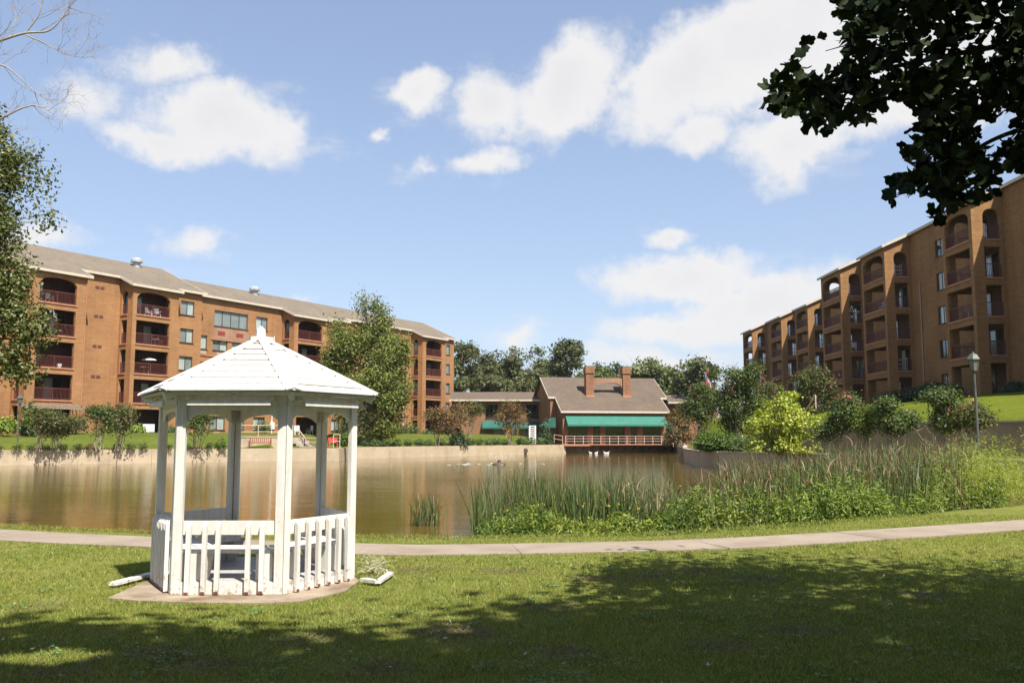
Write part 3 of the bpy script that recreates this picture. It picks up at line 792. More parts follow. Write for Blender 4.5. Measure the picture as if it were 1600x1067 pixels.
# recessed wing between the two towers
e0 = d1 - 3; wins = []
def ewin(x0, x1, zlo, h, k, bl):
    u = FL.at_px(x0, NE2) - e0; wins.append((u, zlo, FL.at_px(x1, NE2) - FL.at_px(x0, NE2), h, k, bl))
ewin(332, 385, ZG2 + FH * 4 + .55, 1.75, 4, [CURT, CURT, CURT, CURT])
for k in range(0, 5): ewin(398, 416, ZG2 + FH * k + .75, 1.5, 2, [BLIND, CURT])
for k in range(0, 4):
    ewin(309, 322, ZG2 + FH * k + .75, 1.5, 1, [BLIND]); ewin(331, 354, ZG2 + FH * k + .75, 1.5, 2, [CURT, BLIND]); ewin(361, 384, ZG2 + FH * k + .75, 1.5, 2, [BLIND, CURT])
for x in (570, 596, 612):
    for k in range(5): ewin(x, x + 12, ZG2 + FH * k + .75, 1.45, 2, [BLIND, CURT])
win_wall(FL.p(e0, NE2), FL.p(d4 - .5, NE2), ZG2 - 1, ztop2, sorted(wins))
wm.build('wall', BRICK_L, lb)
# pale brick apron with red grilles under the four-light window, grilles below the others
A = FL.p(e0, NE2); u0 = FL.at_px(331, NE2) - e0; u1 = FL.at_px(386, NE2) - e0
wall_box('brick_apron', A, FL.t, u0, ZG2 + FH * 4 - .85, u1 - u0, 1.34, .02, BRICK_PALE, lb)
wall_box('window_ledge', A, FL.t, u0 - .3, ZG2 + FH * 4 - 1.02, u1 - u0 + .7, .14, .09, LEDGE, lb)
for x in (338, 367): wall_box('wall_grille', A, FL.t, FL.at_px(x, NE2) - e0, ZG2 + FH * 4 - .42, 1.0, .42, .05, RED_AC, lb)
for k in range(0, 4):
    for x in (311, 337, 366): wall_box('wall_grille', A, FL.t, FL.at_px(x, NE2) - e0, ZG2 + FH * k + .2, .8, .36, .05, PANELB, lb)
    wall_box('window_ledge', A, FL.t, FL.at_px(307, NE2) - e0, ZG2 + FH * k + .02, FL.at_px(386, NE2) - FL.at_px(307, NE2), .10, .08, LEDGE, lb)
# vents in pairs on the blank wall
Ab = FL.p(b1, NW)
for k in range(5):
    for x in (142.5, 150.5): wall_box('wall_vent', Ab, FL.t, FL.at_px(x, NW) - b1, ZG + FH * k + 2.35 - (.1 if k == 4 else 0), .42, .26, .03, VENT, lb)
def pipe(A, t, u, z0, z1, mat, root, r=.05, name='downpipe'):
    t = Vector(t); inn = V2(-t.y, t.x); p = Vector(A) + t * u - inn * (r + .04); mb = MB()
    mb.tube([(p.x, p.y, z0), (p.x, p.y, z1)], r, 8); mb.build(name, mat, root)
pipe(A, FL.t, FL.at_px(426, NE2) - e0, ZG2 + .2, ZG2 + 11.8, WHITEP, lb)
pipe(A, FL.t, FL.at_px(630, NE2) - e0, ZG2 + 1, ZG2 + 13, WHITEP, lb)
pipe(FL.p(b1, 0), FL.t, -.12, ZG, ZE - .4, LEDGE, lb, .035)
wall_box('meter_box', A, FL.t, FL.at_px(424, NE2) - e0, ZG2 + .9, .55, .8, .2, WHITEP, lb)
wall_box('meter_box', A, FL.t, FL.at_px(629, NE2) - e0, ZG2 + .5, .6, .8, .2, WHITEP, lb)
# roofs
Z0 = lambda n: ZE + .02 - SLOPE * n
o = .35
r1 = roof_part(lb, FL, [(a0 - 25, NW - o * 0 + .35), (a0 - o, NW + .35), (a0 - o, o), (a0 + 6 + o, o), (a0 + 6 + o, NW + .35), (a1 - o, NW + .35), (a1 - o, o), (b1 + o, o), (b1 + o, NW + .35), (a2 - o, NW + .35), (a2 - o, o), (b2 + o, o), (b2 + o, -.55), (d1 + o, -.55)], -8, ZE + .12 + SLOPE * 8, SLOPE, SHINGLE, -16.4)
ZR2 = ZE2 + .12 + SLOPE * 7
r2 = roof_part(lb, FL, [(d1 + .05, NE2 + .35), (a3 - o, NE2 + .35), (a3 - o, o), (b3 + o, o), (b3 + o, -.55), (d3 + o, -.55), (d3 + o, NE2 + .35), (a4 - o, NE2 + .35), (a4 - o, o), (b4 + o, o), (b4 + o, -.55), (d4 + o, -.55)], -7, ZR2, SLOPE, SHINGLE, -14.4)
def roof_vent(root, F, s, n, z, sc=1.0):
    q = F.p(s, n); mb = MB()
    mb.lathe((q.x, q.y, z - .5), [(0, 0), (.55 * sc, 0), (.5 * sc, .9), (.85 * sc, .95), (.85 * sc, 1.2), (.4 * sc, 1.45), (0, 1.5)], 10)
    mb.build('roof_vent', METAL, root, smooth=False)
def s_ridge(px, n): return FL.at_px(px, n)
roof_vent(r1, FL, s_ridge(206, -7), -7, ZE + SLOPE * 7 + .1, .75)
roof_vent(r2, FL, s_ridge(394, -6), -6, ZE2 + SLOPE * 6 + .1, .8)
roof_vent(r2, FL, s_ridge(594, -6), -6, ZE2 + SLOPE * 6 - .1, .55)
# slatted shade over the ground floor patio of the first tower
tr = MB(); q0, q1 = FL.at_px(40, .8), FL.at_px(128, .8)
for i in range(16):
    s_ = q0 + (q1 - q0) * i / 15; tr.bar(FL.P(s_, .02, ZG + 2.5), FL.P(s_, 1.5, ZG + 2.2), .09, .07)
for n_ in (.1, .8, 1.45): tr.bar(FL.P(q0 - .2, n_, ZG + 2.40 - .19 * n_), FL.P(q1 + .2, n_, ZG + 2.40 - .19 * n_), .05, .12)
tr.build('patio_trellis', mat_noise('weathered_timber', (.22, .17, .13), (.32, .26, .2), 3, .9), lb)

# ------------------------------------------------------------------ right apartment buildings
def right_building(Xf, label, bays, y_far, y_near, zg, wins, far_open=False):
    F = Fac((Xf, 0), (0, -1)); root = empty('apartment_building', label=label, cat='building'); mb = MB()
    ze = zg + 14.5; nw = -2.4; outl = []
    S = lambda y: -y
    for y1, y0 in bays:                                     # far end, near end
        bay(root, mb, F, S(y1), S(y0), 0, nw, zg, ze, (.4, .45), (.28, .85), backm=BACKW_R)
        outl += [(S(y1) - .3, nw + .3), (S(y1) - .3, .3), (S(y0) + .3, .3), (S(y0) + .3, nw + .3)]
    segs_ = [(u, z, w, h, k, bl) for u, z, w, h, k, bl in wins]
    wall(mb, F.p(S(y_far), nw), F.p(S(y_near), nw), zg - 1.5, ze + SLOPE * 2.4, [(u + y_far, u + y_far + w, z, z + h) for u, z, w, h, k, bl in [(-(y) , z, w, h, k, bl) for y, z, w, h, k, bl in wins]])
    for y, z, w, h, k, bl in wins: window(root, F.p(S(y_far), nw), F.t, y_far - y, z, w, h, k, bl)
    wall(mb, F.p(S(y_near), nw), F.p(S(y_near), nw - 14), zg - 1.5, ze + 1.0)
    wall(mb, F.p(S(y_far), nw - 14), F.p(S(y_far), nw), zg - 1.5, ze + 1.0)
    wall(mb, F.p(S(y_near), nw - 14), F.p(S(y_far), nw - 14), zg - 1.5, ze + 1.0)
    for y in (y_near, y_far): mb.quad(F.P(S(y), nw, ze + 1.0), F.P(S(y), nw - 14, ze + 1.0), F.P(S(y), nw - 7, ze + 4.1))
    mb.build('wall', BRICK_R, root)
    outl = [(S(y_far) - .3, outl[0][1])] + outl + [(S(y_near) + .3, nw + .3)] if bays[0][0] < y_far - .5 else outl + [(S(y_near) + .3, nw + .3)]
    roof_part(root, F, outl, nw - 7, ze + .1 + SLOPE * (2.4 + 7), SLOPE, SHINGLE, nw - 14.4)
    return root, F
wz = []
for k in range(5):
    wz.append((76.6, 4.8 + FH * k + .75, 1.7, 1.5, 2, [[CURT, BLIND], [DARK, CURT], [BLIND, CURT]][k % 3]))
rb, FR = right_building(34.35, 'tall shaded tan brick apartment building with arched balconies on the right hill', [(98.4, 92.5), (86.9, 81.4), (70.3, 65.7), (57.5, 53.0)], 98.4, 46, 4.8, wz)
pipe((36.75, 0), (0, -1), -79.6, 5, 15.5, PANELB, rb)
rb2, FR2 = right_building(39.3, 'more distant stepped brick apartment wing behind the pink flowering shrubs', [(151.6, 145.6), (135.5, 129.8), (123.4, 118.0)], 151.6, 104, 4.8, [])
# ------------------------------------------------------------------ clubhouse in the centre
cr = math.radians(11); FC = Fac((6.66, 118.0), (math.cos(cr), math.sin(cr)))      # n outwards = towards the pond, behind is negative
ch = empty('clubhouse', label='brick clubhouse with big brown roof, twin chimneys and green awning beyond the pond', cat='building')
WF = 14.3; DZ = .80; ZEc = 5.25; KS = .585; ZRc = 10.0
zc = lambda n: ZEc - KS * n if n > -8.1 else ZEc + KS * 8.1 + KS * (n + 8.1)
mb = MB()
open_px = [(887, 917), (926, 937), (945, 975), (984, 994), (1003, 1031)]
ops = [(FC.at_px(a, 0), FC.at_px(b, 0), DZ + .05, 3.3) for a, b in open_px]
wall(mb, FC.p(0, 0), FC.p(WF, 0), -1.0, ZEc - .1, ops, .35)
wall(mb, FC.p(0, -3.2), FC.p(0, 0), -1.0, ZEc - .1); wall(mb, FC.p(WF, 0), FC.p(WF, -3.2), -1.0, ZEc - .1)
for s_ in (0, WF): mb.quad(FC.P(s_, 0, ZEc - .1), FC.P(s_, -3.2, ZEc - .1), FC.P(s_, -3.2, ZEc + KS * 3.1))
wall(mb, FC.p(-.9, -3.2), FC.p(0, -3.2), -1, 7.0); wall(mb, FC.p(WF, -3.2), FC.p(WF + .9, -3.2), -1, 7.0)
for s_, flip in ((-.9, 0), (WF + .9, 1)):
    wall(mb, FC.p(s_, -13 if not flip else -3.2), FC.p(s_, -3.2 if not flip else -13), -1, 7.0)
    mb.quad(FC.P(s_, -3.2, 7.0), FC.P(s_, -13, 7.0), FC.P(s_, -8.1, ZRc - .1))
wall(mb, FC.p(WF + .9, -13), FC.p(-.9, -13), -1, 7.0)
mb.build('wall', BRICK_C, ch)
# roof with the two side shoulders
mb = MB(); o = .35
front = [(-.9 - o, -3.0), (-o, -3.0), (-o, .42), (WF + o, .42), (WF + o, -3.0), (WF + .9 + o, -3.0)]
poly = [FC.P(s, n, zc(n) + .12) for s, n in front] + [FC.P(WF + .9 + o, -8.1, zc(-8.1) + .12), FC.P(-.9 - o, -8.1, zc(-8.1) + .12)]
mb.sheet(poly, .12)
mb.sheet([FC.P(WF + .9 + o, -8.1, zc(-8.1) + .12), FC.P(WF + .9 + o, -13.4, zc(-13.4) + .12), FC.P(-.9 - o, -13.4, zc(-13.4) + .12), FC.P(-.9 - o, -8.1, zc(-8.1) + .12)], .12)
cro = mb.build('roof', SHINGLE_C, ch)
fb = MB()
pts = [(-.9 - o, -8.1)] + front + [(WF + .9 + o, -8.1)]
for (a, n), (c, m) in zip(pts, pts[1:]): fb.bar(FC.P(a, n, zc(n) - .0), FC.P(c, m, zc(m) - .0), .05, .26)
fb.build('fascia', FASCIA, cro)
sf = MB(); sf.sheet([FC.P(-o, .4, ZEc - .2), FC.P(WF + o, .4, ZEc - .2), FC.P(WF + o, 0, ZEc - .2), FC.P(-o, 0, ZEc - .2)], .02); sf.build('soffit', FASCIA, cro)
# glazing, doors
for i, ((a, b), (u0, u1, z0, z1)) in enumerate(zip(open_px, [o_[:4] for o_ in ops])):
    door = i in (1, 3)
    window(ch, FC.p(0, 0), FC.t, u0, z0, u1 - u0, z1 - z0, 1 if door else 2, [DARK], 'glass_door' if door else 'window')
# chimneys and the arch between them
c1a, c1b, c2a, c2b = [FC.at_px(x, -3.6) for x in (914.5, 926.5, 972.0, 983.5)]
zt = 11.6
for a, b in ((c1a, c1b), (c2a, c2b)):
    mb = MB(); q = FC.p((a + b) / 2, -3.7); w = b - a; rz = cr
    mb.box((q.x, q.y, 8.4), (w, 1.0, 4.0), rz); mb.box((q.x, q.y, 10.75), (w + .22, 1.22, .75), rz)
    mb.box((q.x, q.y, 10.42), (w + .1, 1.1, .2), rz); mb.box((q.x, q.y, 11.22), (w + .06, 1.06, .22), rz)
    st = mb.build('chimney', BRICK_C, cro)
    mb = MB(); mb.box((q.x, q.y, 11.36), (w * .9, .9, .07), rz); mb.build('chimney_cap', FRAME, st)
    mb = MB(); mb.box((q.x, q.y - .1, 7.25), (w + .12, 1.12, .28), rz); mb.build('flashing', LEDGE, st)
mb = MB(); L_ = c2a - c1b; K = 14; zlo, rs, ztp = 8.35, .85, 9.72
for dn in (0,):
    f, bk = -3.45, -3.95; c = (c1b + c2a) / 2
    for i in range(K):
        x0, x1 = c1b + L_ * i / K, c1b + L_ * (i + 1) / K
        g = lambda x: zlo + rs * (1 - abs((x - c) / (L_ / 2)) ** 2) ** .5 if abs(x - c) < L_ / 2 else zlo
        mb.quad(FC.P(x0, f, g(x0)), FC.P(x1, f, g(x1)), FC.P(x1, f, ztp), FC.P(x0, f, ztp)); mb.quad(FC.P(x1, bk, g(x1)), FC.P(x0, bk, g(x0)), FC.P(x0, bk, ztp), FC.P(x1, bk, ztp))
        mb.quad(FC.P(x0, bk, g(x0)), FC.P(x1, bk, g(x1)), FC.P(x1, f, g(x1)), FC.P(x0, f, g(x0))); mb.quad(FC.P(x0, f, ztp), FC.P(x1, f, ztp), FC.P(x1, bk, ztp), FC.P(x0, bk, ztp))
mb.build('chimney_arch', mat_brick('patched_brick', (.36, .165, .080), (.42, .26, .18), (.34, .27, .2), .3), cro)
# big awning, side awnings
def awning(root, F, s0, s1, n0, n1, z0, z1, mat, ribs=0, drop=.22):
    mb = MB(); mb.sheet([F.P(s0, n0, z0), F.P(s0, n1, z1), F.P(s1, n1, z1), F.P(s1, n0, z0)], .03)
    mb.quad(F.P(s0, n1, z1), F.P(s1, n1, z1), F.P(s1, n1 + .01, z1 - drop), F.P(s0, n1 + .01, z1 - drop))
    for s_ in (s0, s1): mb.quad(F.P(s_, n0, z0), F.P(s_, n1, z1), F.P(s_, n1, z1 - drop), F.P(s_, n0, z1 - drop))
    o_ = mb.build('awning', mat, root)
    fr = MB()
    for s_ in (s0 + .03, s1 - .03): fr.bar(F.P(s_, n0, z1 - drop), F.P(s_, n1, z1 - drop), .04, .04)
    fr.build('awning_frame', METAL, o_)
    return o_
awning(ch, FC, FC.at_px(884.5, .6), FC.at_px(1039, .6), .02, 1.35, 4.62, 3.35, AWN)
FS = Fac(FC.p(-.9, -8), FC.m); awning(ch, FS, 4.9, 7.9, .02, 1.6, 4.3, 3.2, AWN_D)
FS2 = Fac(FC.p(WF, -.3), -FC.m); awning(ch, FS2, .0, 3.0, .02, 1.5, 4.2, 3.2, AWN_D)
# deck over the water, rail, wall under it
mb = MB(); K = 17
q = FC.p(WF / 2 - .1, .75); mb.box((q.x, q.y, DZ - .12), (WF + .1, 1.9, .2), cr); dk = mb.build('deck', LEDGE, ch)
mb = MB()
for i in range(13):
    s_ = -.05 + (WF - .1) * i / 12; mb.box(FC.P(s_, 1.62, DZ + .52), (.06, .06, 1.05), cr)
for z in (.38, .72, 1.05): mb.bar(FC.P(-.1, 1.62, DZ + z), FC.P(WF - .1, 1.62, DZ + z), .05, .05)
for s_ in (-.07, WF - .12):
    for z in (.38, .72, 1.05): mb.bar(FC.P(s_, 1.62, DZ + z), FC.P(s_, .3, DZ + z), .05, .05)
mb.build('deck_railing', PINKRAIL, dk)
mb = MB()
for i in range(13): mb = MB(); mb.bar(FC.P(.3 + (WF - .6) * i / 12, 1.4, DZ - .22), FC.P(.3 + (WF - .6) * i / 12, .1, DZ - .75), .09, .12); mb.build('deck_bracket', BENCHW, dk)
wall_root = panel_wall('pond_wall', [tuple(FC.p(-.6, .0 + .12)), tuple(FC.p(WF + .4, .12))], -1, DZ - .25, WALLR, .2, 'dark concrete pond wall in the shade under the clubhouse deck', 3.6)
# low link wings either side
def link_wing(label, x0, x1, Y, ze, rise, wins, grnd, extra=None):
    F = Fac((x0, Y), (1, .0)); W_ = x1 - x0; r = empty('link_wing', label=label, cat='building'); mb = MB()
    wall(mb, F.p(0, 0), F.p(W_, 0), grnd - .5, ze + .1, [(u, u + w, z, z + h) for u, z, w, h in wins]); wall(mb, F.p(W_, -7), F.p(0, -7), grnd - .5, ze + .1); wall(mb, F.p(W_, 0), F.p(W_, -7), grnd - .5, ze + .1); wall(mb, F.p(0, -7), F.p(0, 0), grnd - .5, ze + .1)
    mb.build('wall', BRICK_C, r)
    for u, z, w, h in wins: window(r, F.p(0, 0), F.t, u, z, w, h, 3, [DARK])
    mb = MB(); mb.sheet([F.P(-.3, .9, ze), F.P(W_, .9, ze), F.P(W_, -3.5, ze + rise), F.P(-.3, -3.5, ze + rise)], .1); mb.sheet([F.P(-.3, -3.5, ze + rise), F.P(W_, -3.5, ze + rise), F.P(W_, -7.5, ze), F.P(-.3, -7.5, ze)], .1)
    rf = mb.build('roof', SHINGLE_C, r); fb = MB(); fb.bar(F.P(-.3, .92, ze - .1), F.P(W_, .92, ze - .1), .05, .24); fb.build('fascia', FASCIA, rf)
    return r, F
xL0, xL1 = -8.6, 4.9
lk, FK = link_wing('low two storey brick link between the left building and the clubhouse', xL0, xL1, 128, 7.0, 1.3, [(4.8, 4.35, 1.75, 2.0), (10.6, 4.35, 2.3, 2.0), (7.6, 4.35, 2.0, 2.0)], .9)
awning(lk, FK, 4.4, 12.3, .02, 1.3, 4.05, 3.1, AWN_D)
for i in range(4): wall_box('door_panel', FK.p(0, 0), FK.t, 6.0 + i * 1.55, 1.0, 1.5, 2.0, .05, PANELB, lk)
link_wing('low brick link wing with brown roof right of the clubhouse', 22.6, 29.5, 129, 6.7, 1.2, [(1.2, 1.3, 1.6, 2.0), (4, 1.3, 1.6, 2.0)], .9)

# ------------------------------------------------------------------ gazebo
GC = V2(-3.083, 10.92); GA = math.radians(240.4); GR, GE, GH = 1.205, 1.45, 2.205
gz = empty('gazebo', (GC.x, GC.y, 0), label='white painted six sided wooden gazebo with plank roof and picket rails on the lawn', cat='gazebo')
def G(r, i, z=0.0):                                       # corner i at radius r, local
    a = GA + i * math.pi / 3; return Vector((r * math.cos(a), r * math.sin(a), z))
AP = lambda r: r * math.cos(math.pi / 6)
FLZ = .145
for i in range(6):                                        # posts: two boards meeting at the corner
    mb = MB(); c = G(GR, i); inn = (-c).normalized()
    for j in (-1, 1):
        d = (G(GR, (i + j) % 6) - c).normalized(); nn = Vector((-d.y, d.x, 0)); nn = nn if nn.dot(inn) > 0 else -nn
        a0_, a1_ = c + d * .003, c + d * .098
        z0, z1 = (.02, GH - .05)
        poly = [a0_, a1_, a1_ + nn * .055, a0_ + nn * .055 + d * .035]
        if j == 1: poly = poly[::-1]
        mb.prism([(p.x, p.y) for p in poly], z0, z1)
    mb.build('post', WOOD, gz)
sides = [(i, (i + 1) % 6) for i in range(6)]
def frame_side(i, j, r=GR):
    a, b = G(r, i), G(r, j); d = (b - a).normalized(); mid = (a + b) / 2; outn = Vector((mid.x, mid.y, 0)).normalized(); return a, b, d, outn, (b - a).length
for k, (i, j) in enumerate(sides):
    a, b, d, on, L_ = frame_side(i, j); rz = math.atan2(d.y, d.x); m = (a + b) / 2
    mb = MB(); p = m - on * .012; mb.box((p.x, p.y, GH - .10), (L_ - .03, .045, .11), rz); mb.build('header_beam', WOOD, gz)
    mb = MB(); p = m - on * .035; mb.box((p.x, p.y, FLZ - .065), (L_ - .2, .05, .125), rz); mb.build('skirt_board', WOOD, gz)
    mb = MB(); p = m + on * .122; mb.box((p.x, p.y, GH - .132), (L_ - .30, .026, .055), rz); mb.build('lit_strip_board', WOOD, gz)  # added board, set proud so sun draws a lit strip under the eave
    for u in (-.38, .38):
        c = m + d * (L_ * u); mb = MB(); mb.bar((c.x - on.x * .03, c.y - on.y * .03, GH - .07), (c.x + on.x * .112, c.y + on.y * .112, GH - .085), .04, .035); mb.build('strip_bracket', WOOD, gz)  # added brackets that carry the lit strip
    # arched valance
    mb = MB(); K = 18; u0 = .05; ztp = GH - .150; zlow = GH - .315; zcr = GH - .205
    pts = []
    for q in range(K + 1):
        x = -1 + 2 * q / K; ax = abs(x)
        z = zlow if ax > .80 else (zlow + .03 + (zcr - zlow - .03) * max(0, 1 - (ax / .80) ** 2.2) ** .55)
        pts.append((m + d * x * (L_ / 2 - u0), z))
    for (p, z), (p2, z2) in zip(pts, pts[1:]):
        f, g = p - on * .03, p2 - on * .03; f2, g2 = p - on * .055, p2 - on * .055
        mb.quad((f.x, f.y, z), (g.x, g.y, z2), (g.x, g.y, ztp), (f.x, f.y, ztp)); mb.quad((g2.x, g2.y, z2), (f2.x, f2.y, z), (f2.x, f2.y, ztp), (g2.x, g2.y, ztp))
        mb.quad((f2.x, f2.y, z), (g2.x, g2.y, z2), (g.x, g.y, z2), (f.x, f.y, z))
    mb.build('valance', WOOD, gz)
    if k == 3: continue                                   # entrance on the pond side
    mb = MB(); p = m - on * .045; mb.box((p.x, p.y, .722), (L_ - .21, .04, .148), rz); mb.build('top_rail', WOOD, gz)
    # pickets
    if k == 0: us = [.155, .30, .42, .685, .815]
    elif k in (4, 5): us = [.14 + .72 * q / 9 for q in range(10)] if k == 5 else [.14 + .72 * q / 6 for q in range(7)]
    else: us = [.16 + .70 * q / 5 for q in range(6)]
    for u in us:
        mb = MB(); p = a + d * (L_ * u + random.uniform(-.006, .006)) + on * .002; hw = .024; z1 = .795 + random.uniform(-.006, .006); z0 = .022 + random.uniform(0, .012)
        tl = random.uniform(-.006, .006)
        P_ = lambda x, y, z: (p.x + d.x * (x + tl * z) + on.x * y, p.y + d.y * (x + tl * z) + on.y * y, z)
        vs = [P_(-hw, 0, z0), P_(hw, 0, z0), P_(hw, .045, z0), P_(-hw, .045, z0), P_(-hw, 0, z1), P_(hw, 0, z1), P_(hw, .045, z1 - .05), P_(-hw, .045, z1 - .05)]
        mb.add(vs, [(3, 2, 1, 0), (4, 5, 6, 7), (0, 1, 5, 4), (2, 3, 7, 6), (1, 2, 6, 5), (3, 0, 4, 7)])
        pk = mb.build('picket', WOOD, gz)
        mb = MB(); mb.add([P_(-hw + .002, .004, z0 + .03), P_(hw - .002, .004, z0 + .03), P_(hw - .002, .047, z0 + .028), P_(-hw + .002, .047, z0 + .028), P_(-hw + .002, .004, z0 - .004), P_(hw - .002, .004, z0 - .004), P_(hw - .002, .047, z0 - .002), P_(-hw + .002, .047, z0 - .002)],
                          [(0, 1, 2, 3), (7, 6, 5, 4), (0, 4, 5, 1), (1, 5, 6, 2), (2, 6, 7, 3), (3, 7, 4, 0)]); mb.build('bare_end', TIP, pk)
    # bench: two boards on box legs
    for w_, off in ((.15, .16), (.15, .325)):
        r2 = GR - off / math.cos(math.pi / 6); A_, B_ = G(r2, i), G(r2, j); r3 = r2 - w_ / math.cos(math.pi / 6); A3, B3 = G(r3, i), G(r3, j)
        mb = MB(); mb.prism([(q.x, q.y) for q in (A_ + d * .008, B_ - d * .008, B3 - d * .008, A3 + d * .008)][::-1], .435, .47); mb.build('bench_board', WOOD, gz)
    mb = MB(); r3 = GR - .48 / math.cos(math.pi / 6); A3, B3 = G(r3, i), G(r3, j); p = (A3 + B3) / 2; mb.box((p.x, p.y, .45), ((B3 - A3).length - .02, .02, .07), rz); mb.build('bench_edge', WOOD, gz)
    for u in (.2, .8):
        c = a + d * (L_ * u); mb = MB(); hw = .09; vs = []
        for x in (-hw, hw):
            vs += [c + d * x - on * .13, c + d * x - on * .26, c + d * x - on * .44, c + d * x - on * .13]
        zz = [FLZ, FLZ, .433, .433] * 2; vs = [(v.x, v.y, z) for v, z in zip(vs, zz)]
        mb.add(vs, [(0, 1, 2, 3), (7, 6, 5, 4), (0, 4, 5, 1), (1, 5, 6, 2), (2, 6, 7, 3), (3, 7, 4, 0)]); mb.build('bench_support', WOOD, gz)
# floor boards, parallel to the front side
a, b, d, on, L_ = frame_side(0, 1); w_ = .138; n_ = 15; ap = AP(GR) - .01
for q in range(n_):
    y0, y1 = -ap + 2 * ap * q / n_ + .004, -ap + 2 * ap * (q + 1) / n_ - .004
    hx = lambda y: (GR - .01) - abs(y) * math.tan(math.pi / 6)
    P_ = lambda x, y: (d.x * x + on.x * -y, d.y * x + on.y * -y)
    mb = MB(); mb.prism([P_(-hx(y0), y0), P_(hx(y0), y0), P_(hx(y1), y1), P_(-hx(y1), y1)], FLZ - .035, FLZ); mb.build('floor_board', WOOD_FLOOR, gz)
# roof: lapped planks on each face, hip caps, peak
APEX = 2.90; NP = 9
for k, (i, j) in enumerate(sides):
    for q in range(NP):
        f0, f1 = q / NP, (q + 1) / NP - .016 - .010 * random.random()
        if q == NP - 1: f1 = .985
        ze_ = lambda f: GH + (APEX - GH) * f
        lift0, lift1 = .020, .010
        A_, B_, C_, D_ = G(GE * (1 - f0), i, ze_(f0) + lift0), G(GE * (1 - f0), j, ze_(f0) + lift0), G(GE * (1 - f1), j, ze_(f1) + lift1), G(GE * (1 - f1), i, ze_(f1) + lift1)
        js = random.uniform(-.004, .004); mb = MB(); top = [A_ + Vector((0, 0, js)), B_ + Vector((0, 0, js + random.uniform(-.004, .004))), C_, D_]
        mb.sheet(top, .020); mb.build('roof_plank', WOOD_ROOF, gz)
    a, b, d, on, L_ = frame_side(i, j, GE); rz = math.atan2(d.y, d.x); m = (a + b) / 2 - on * .02
    mb = MB(); m = m - on * .03; mb.box((m.x, m.y, GH - .018), (L_ - .09, .02, .032), rz); mb.build('eave_board', WOOD, gz)
    mb = MB(); mb.quad(G(GE - .035, i, GH - .006), G(GE - .035, j, GH - .006), G(.10, j, APEX - .035), G(.10, i, APEX - .035)); mb.build('gap_shade_sheet', GAP_DARK, gz)  # dark sheet added under the planks so their gaps look shaded
    # sloping soffit
    mb = MB(); mb.quad(G(GE - .03, i, GH - .03), G(GE - .03, j, GH - .03), G(.12, j, APEX - .07), G(.12, i, APEX - .07)); mb.build('roof_lining', WOOD, gz)
for i in range(6):
    c0, c1 = G(GE + .004, i, GH + .030), G(.07, i, APEX + .012); d = (c1 - c0); a_ = GA + i * math.pi / 3; tg = Vector((-math.sin(a_), math.cos(a_), 0))
    for sg in (-1, 1):
        mb = MB(); ww = .085; off = tg * sg * .002
        nrm = d.normalized().cross(tg); nrm = nrm if nrm.z > 0 else -nrm
        e = tg * sg * ww - nrm * ww * .30
        mb.sheet([c0 + off, c0 + off + e, c1 + off + e * .55, c1 + off], .018, -nrm); mb.build('hip_board', WOOD_ROOF, gz)
    mb = MB(); mb.bar(G(GE - .06, i, GH - .06), G(.1, i, APEX - .09), .045, .1); mb.build('rafter', WOOD, gz)
mb = MB(); mb.prism([tuple(G(.155, i)[:2]) for i in range(6)], APEX - .035, APEX + .015); mb.build('peak_plate', WOOD_ROOF, gz)
mb = MB(); mb.prism([tuple(G(.060, i)[:2]) for i in range(6)], APEX + .01, APEX + .105)
k0 = len(mb.v); mb.v += [tuple(G(.062, i, APEX + .105)) for i in range(6)] + [(0, 0, APEX + .16)]
for i in range(6): mb.f.append((k0 + i, k0 + (i + 1) % 6, k0 + 6)); mb.m.append(0)
mb.build('finial', WOOD_ROOF, gz)

# worn slab, loose boards, cut grass heap
mb = MB(); sl = []
for x, y in ((168, 933), (232, 905), (262, 893), (430, 880), (545, 893), (561, 906), (540, 922), (470, 938), (420, 941), (300, 940), (215, 937)):
    p = on_z(x, y, .02); sl.append((p.x, p.y))
mb.prism(sl, -.05, .016); sb_ = mb.build('slab', SLABC, kind='structure')
for n_ in sb_.data.polygons: pass
def loose_board(pa, pb, w, label):
    a, b = on_z(*pa, .05), on_z(*pb, .05); mb = MB(); mb.bar(a, b, w, .035); mb.build('loose_board', WOOD, label=label, cat='board', group=None)
loose_board((176, 912), (238, 896), .10, 'loose white board lying in the grass left of the gazebo')
loose_board((590, 909), (611, 895), .07, 'short slanting white board lying right of the gazebo')
loose_board((566, 905), (590, 908), .08, 'short white board end against the right gazebo post')
def straw_heap():
    n = 170; V = []; Fq = []
    for q in range(n):
        c = on_z(random.gauss(585, 13), random.gauss(887, 9), .03); a = random.uniform(0, math.pi); L_ = random.uniform(.05, .22); w = .006
        d = Vector((math.cos(a), math.sin(a), random.uniform(-.1, .25))) * L_; s_ = Vector((-math.sin(a), math.cos(a), 0)) * w; z = Vector((0, 0, random.uniform(0, .07)))
        k = len(V); V += [c + z - d / 2 - s_, c + z - d / 2 + s_, c + z + d / 2 + s_, c + z + d / 2 - s_]; Fq.append((k, k + 1, k + 2, k + 3))
    link('cut_straw', np_mesh('cut_straw', np.array(V), np.array(Fq), LITTER)); return bpy.data.objects['cut_straw']
tag(straw_heap(), kind='stuff', label='heap of pale cut grass beside the right gazebo post', cat='straw')

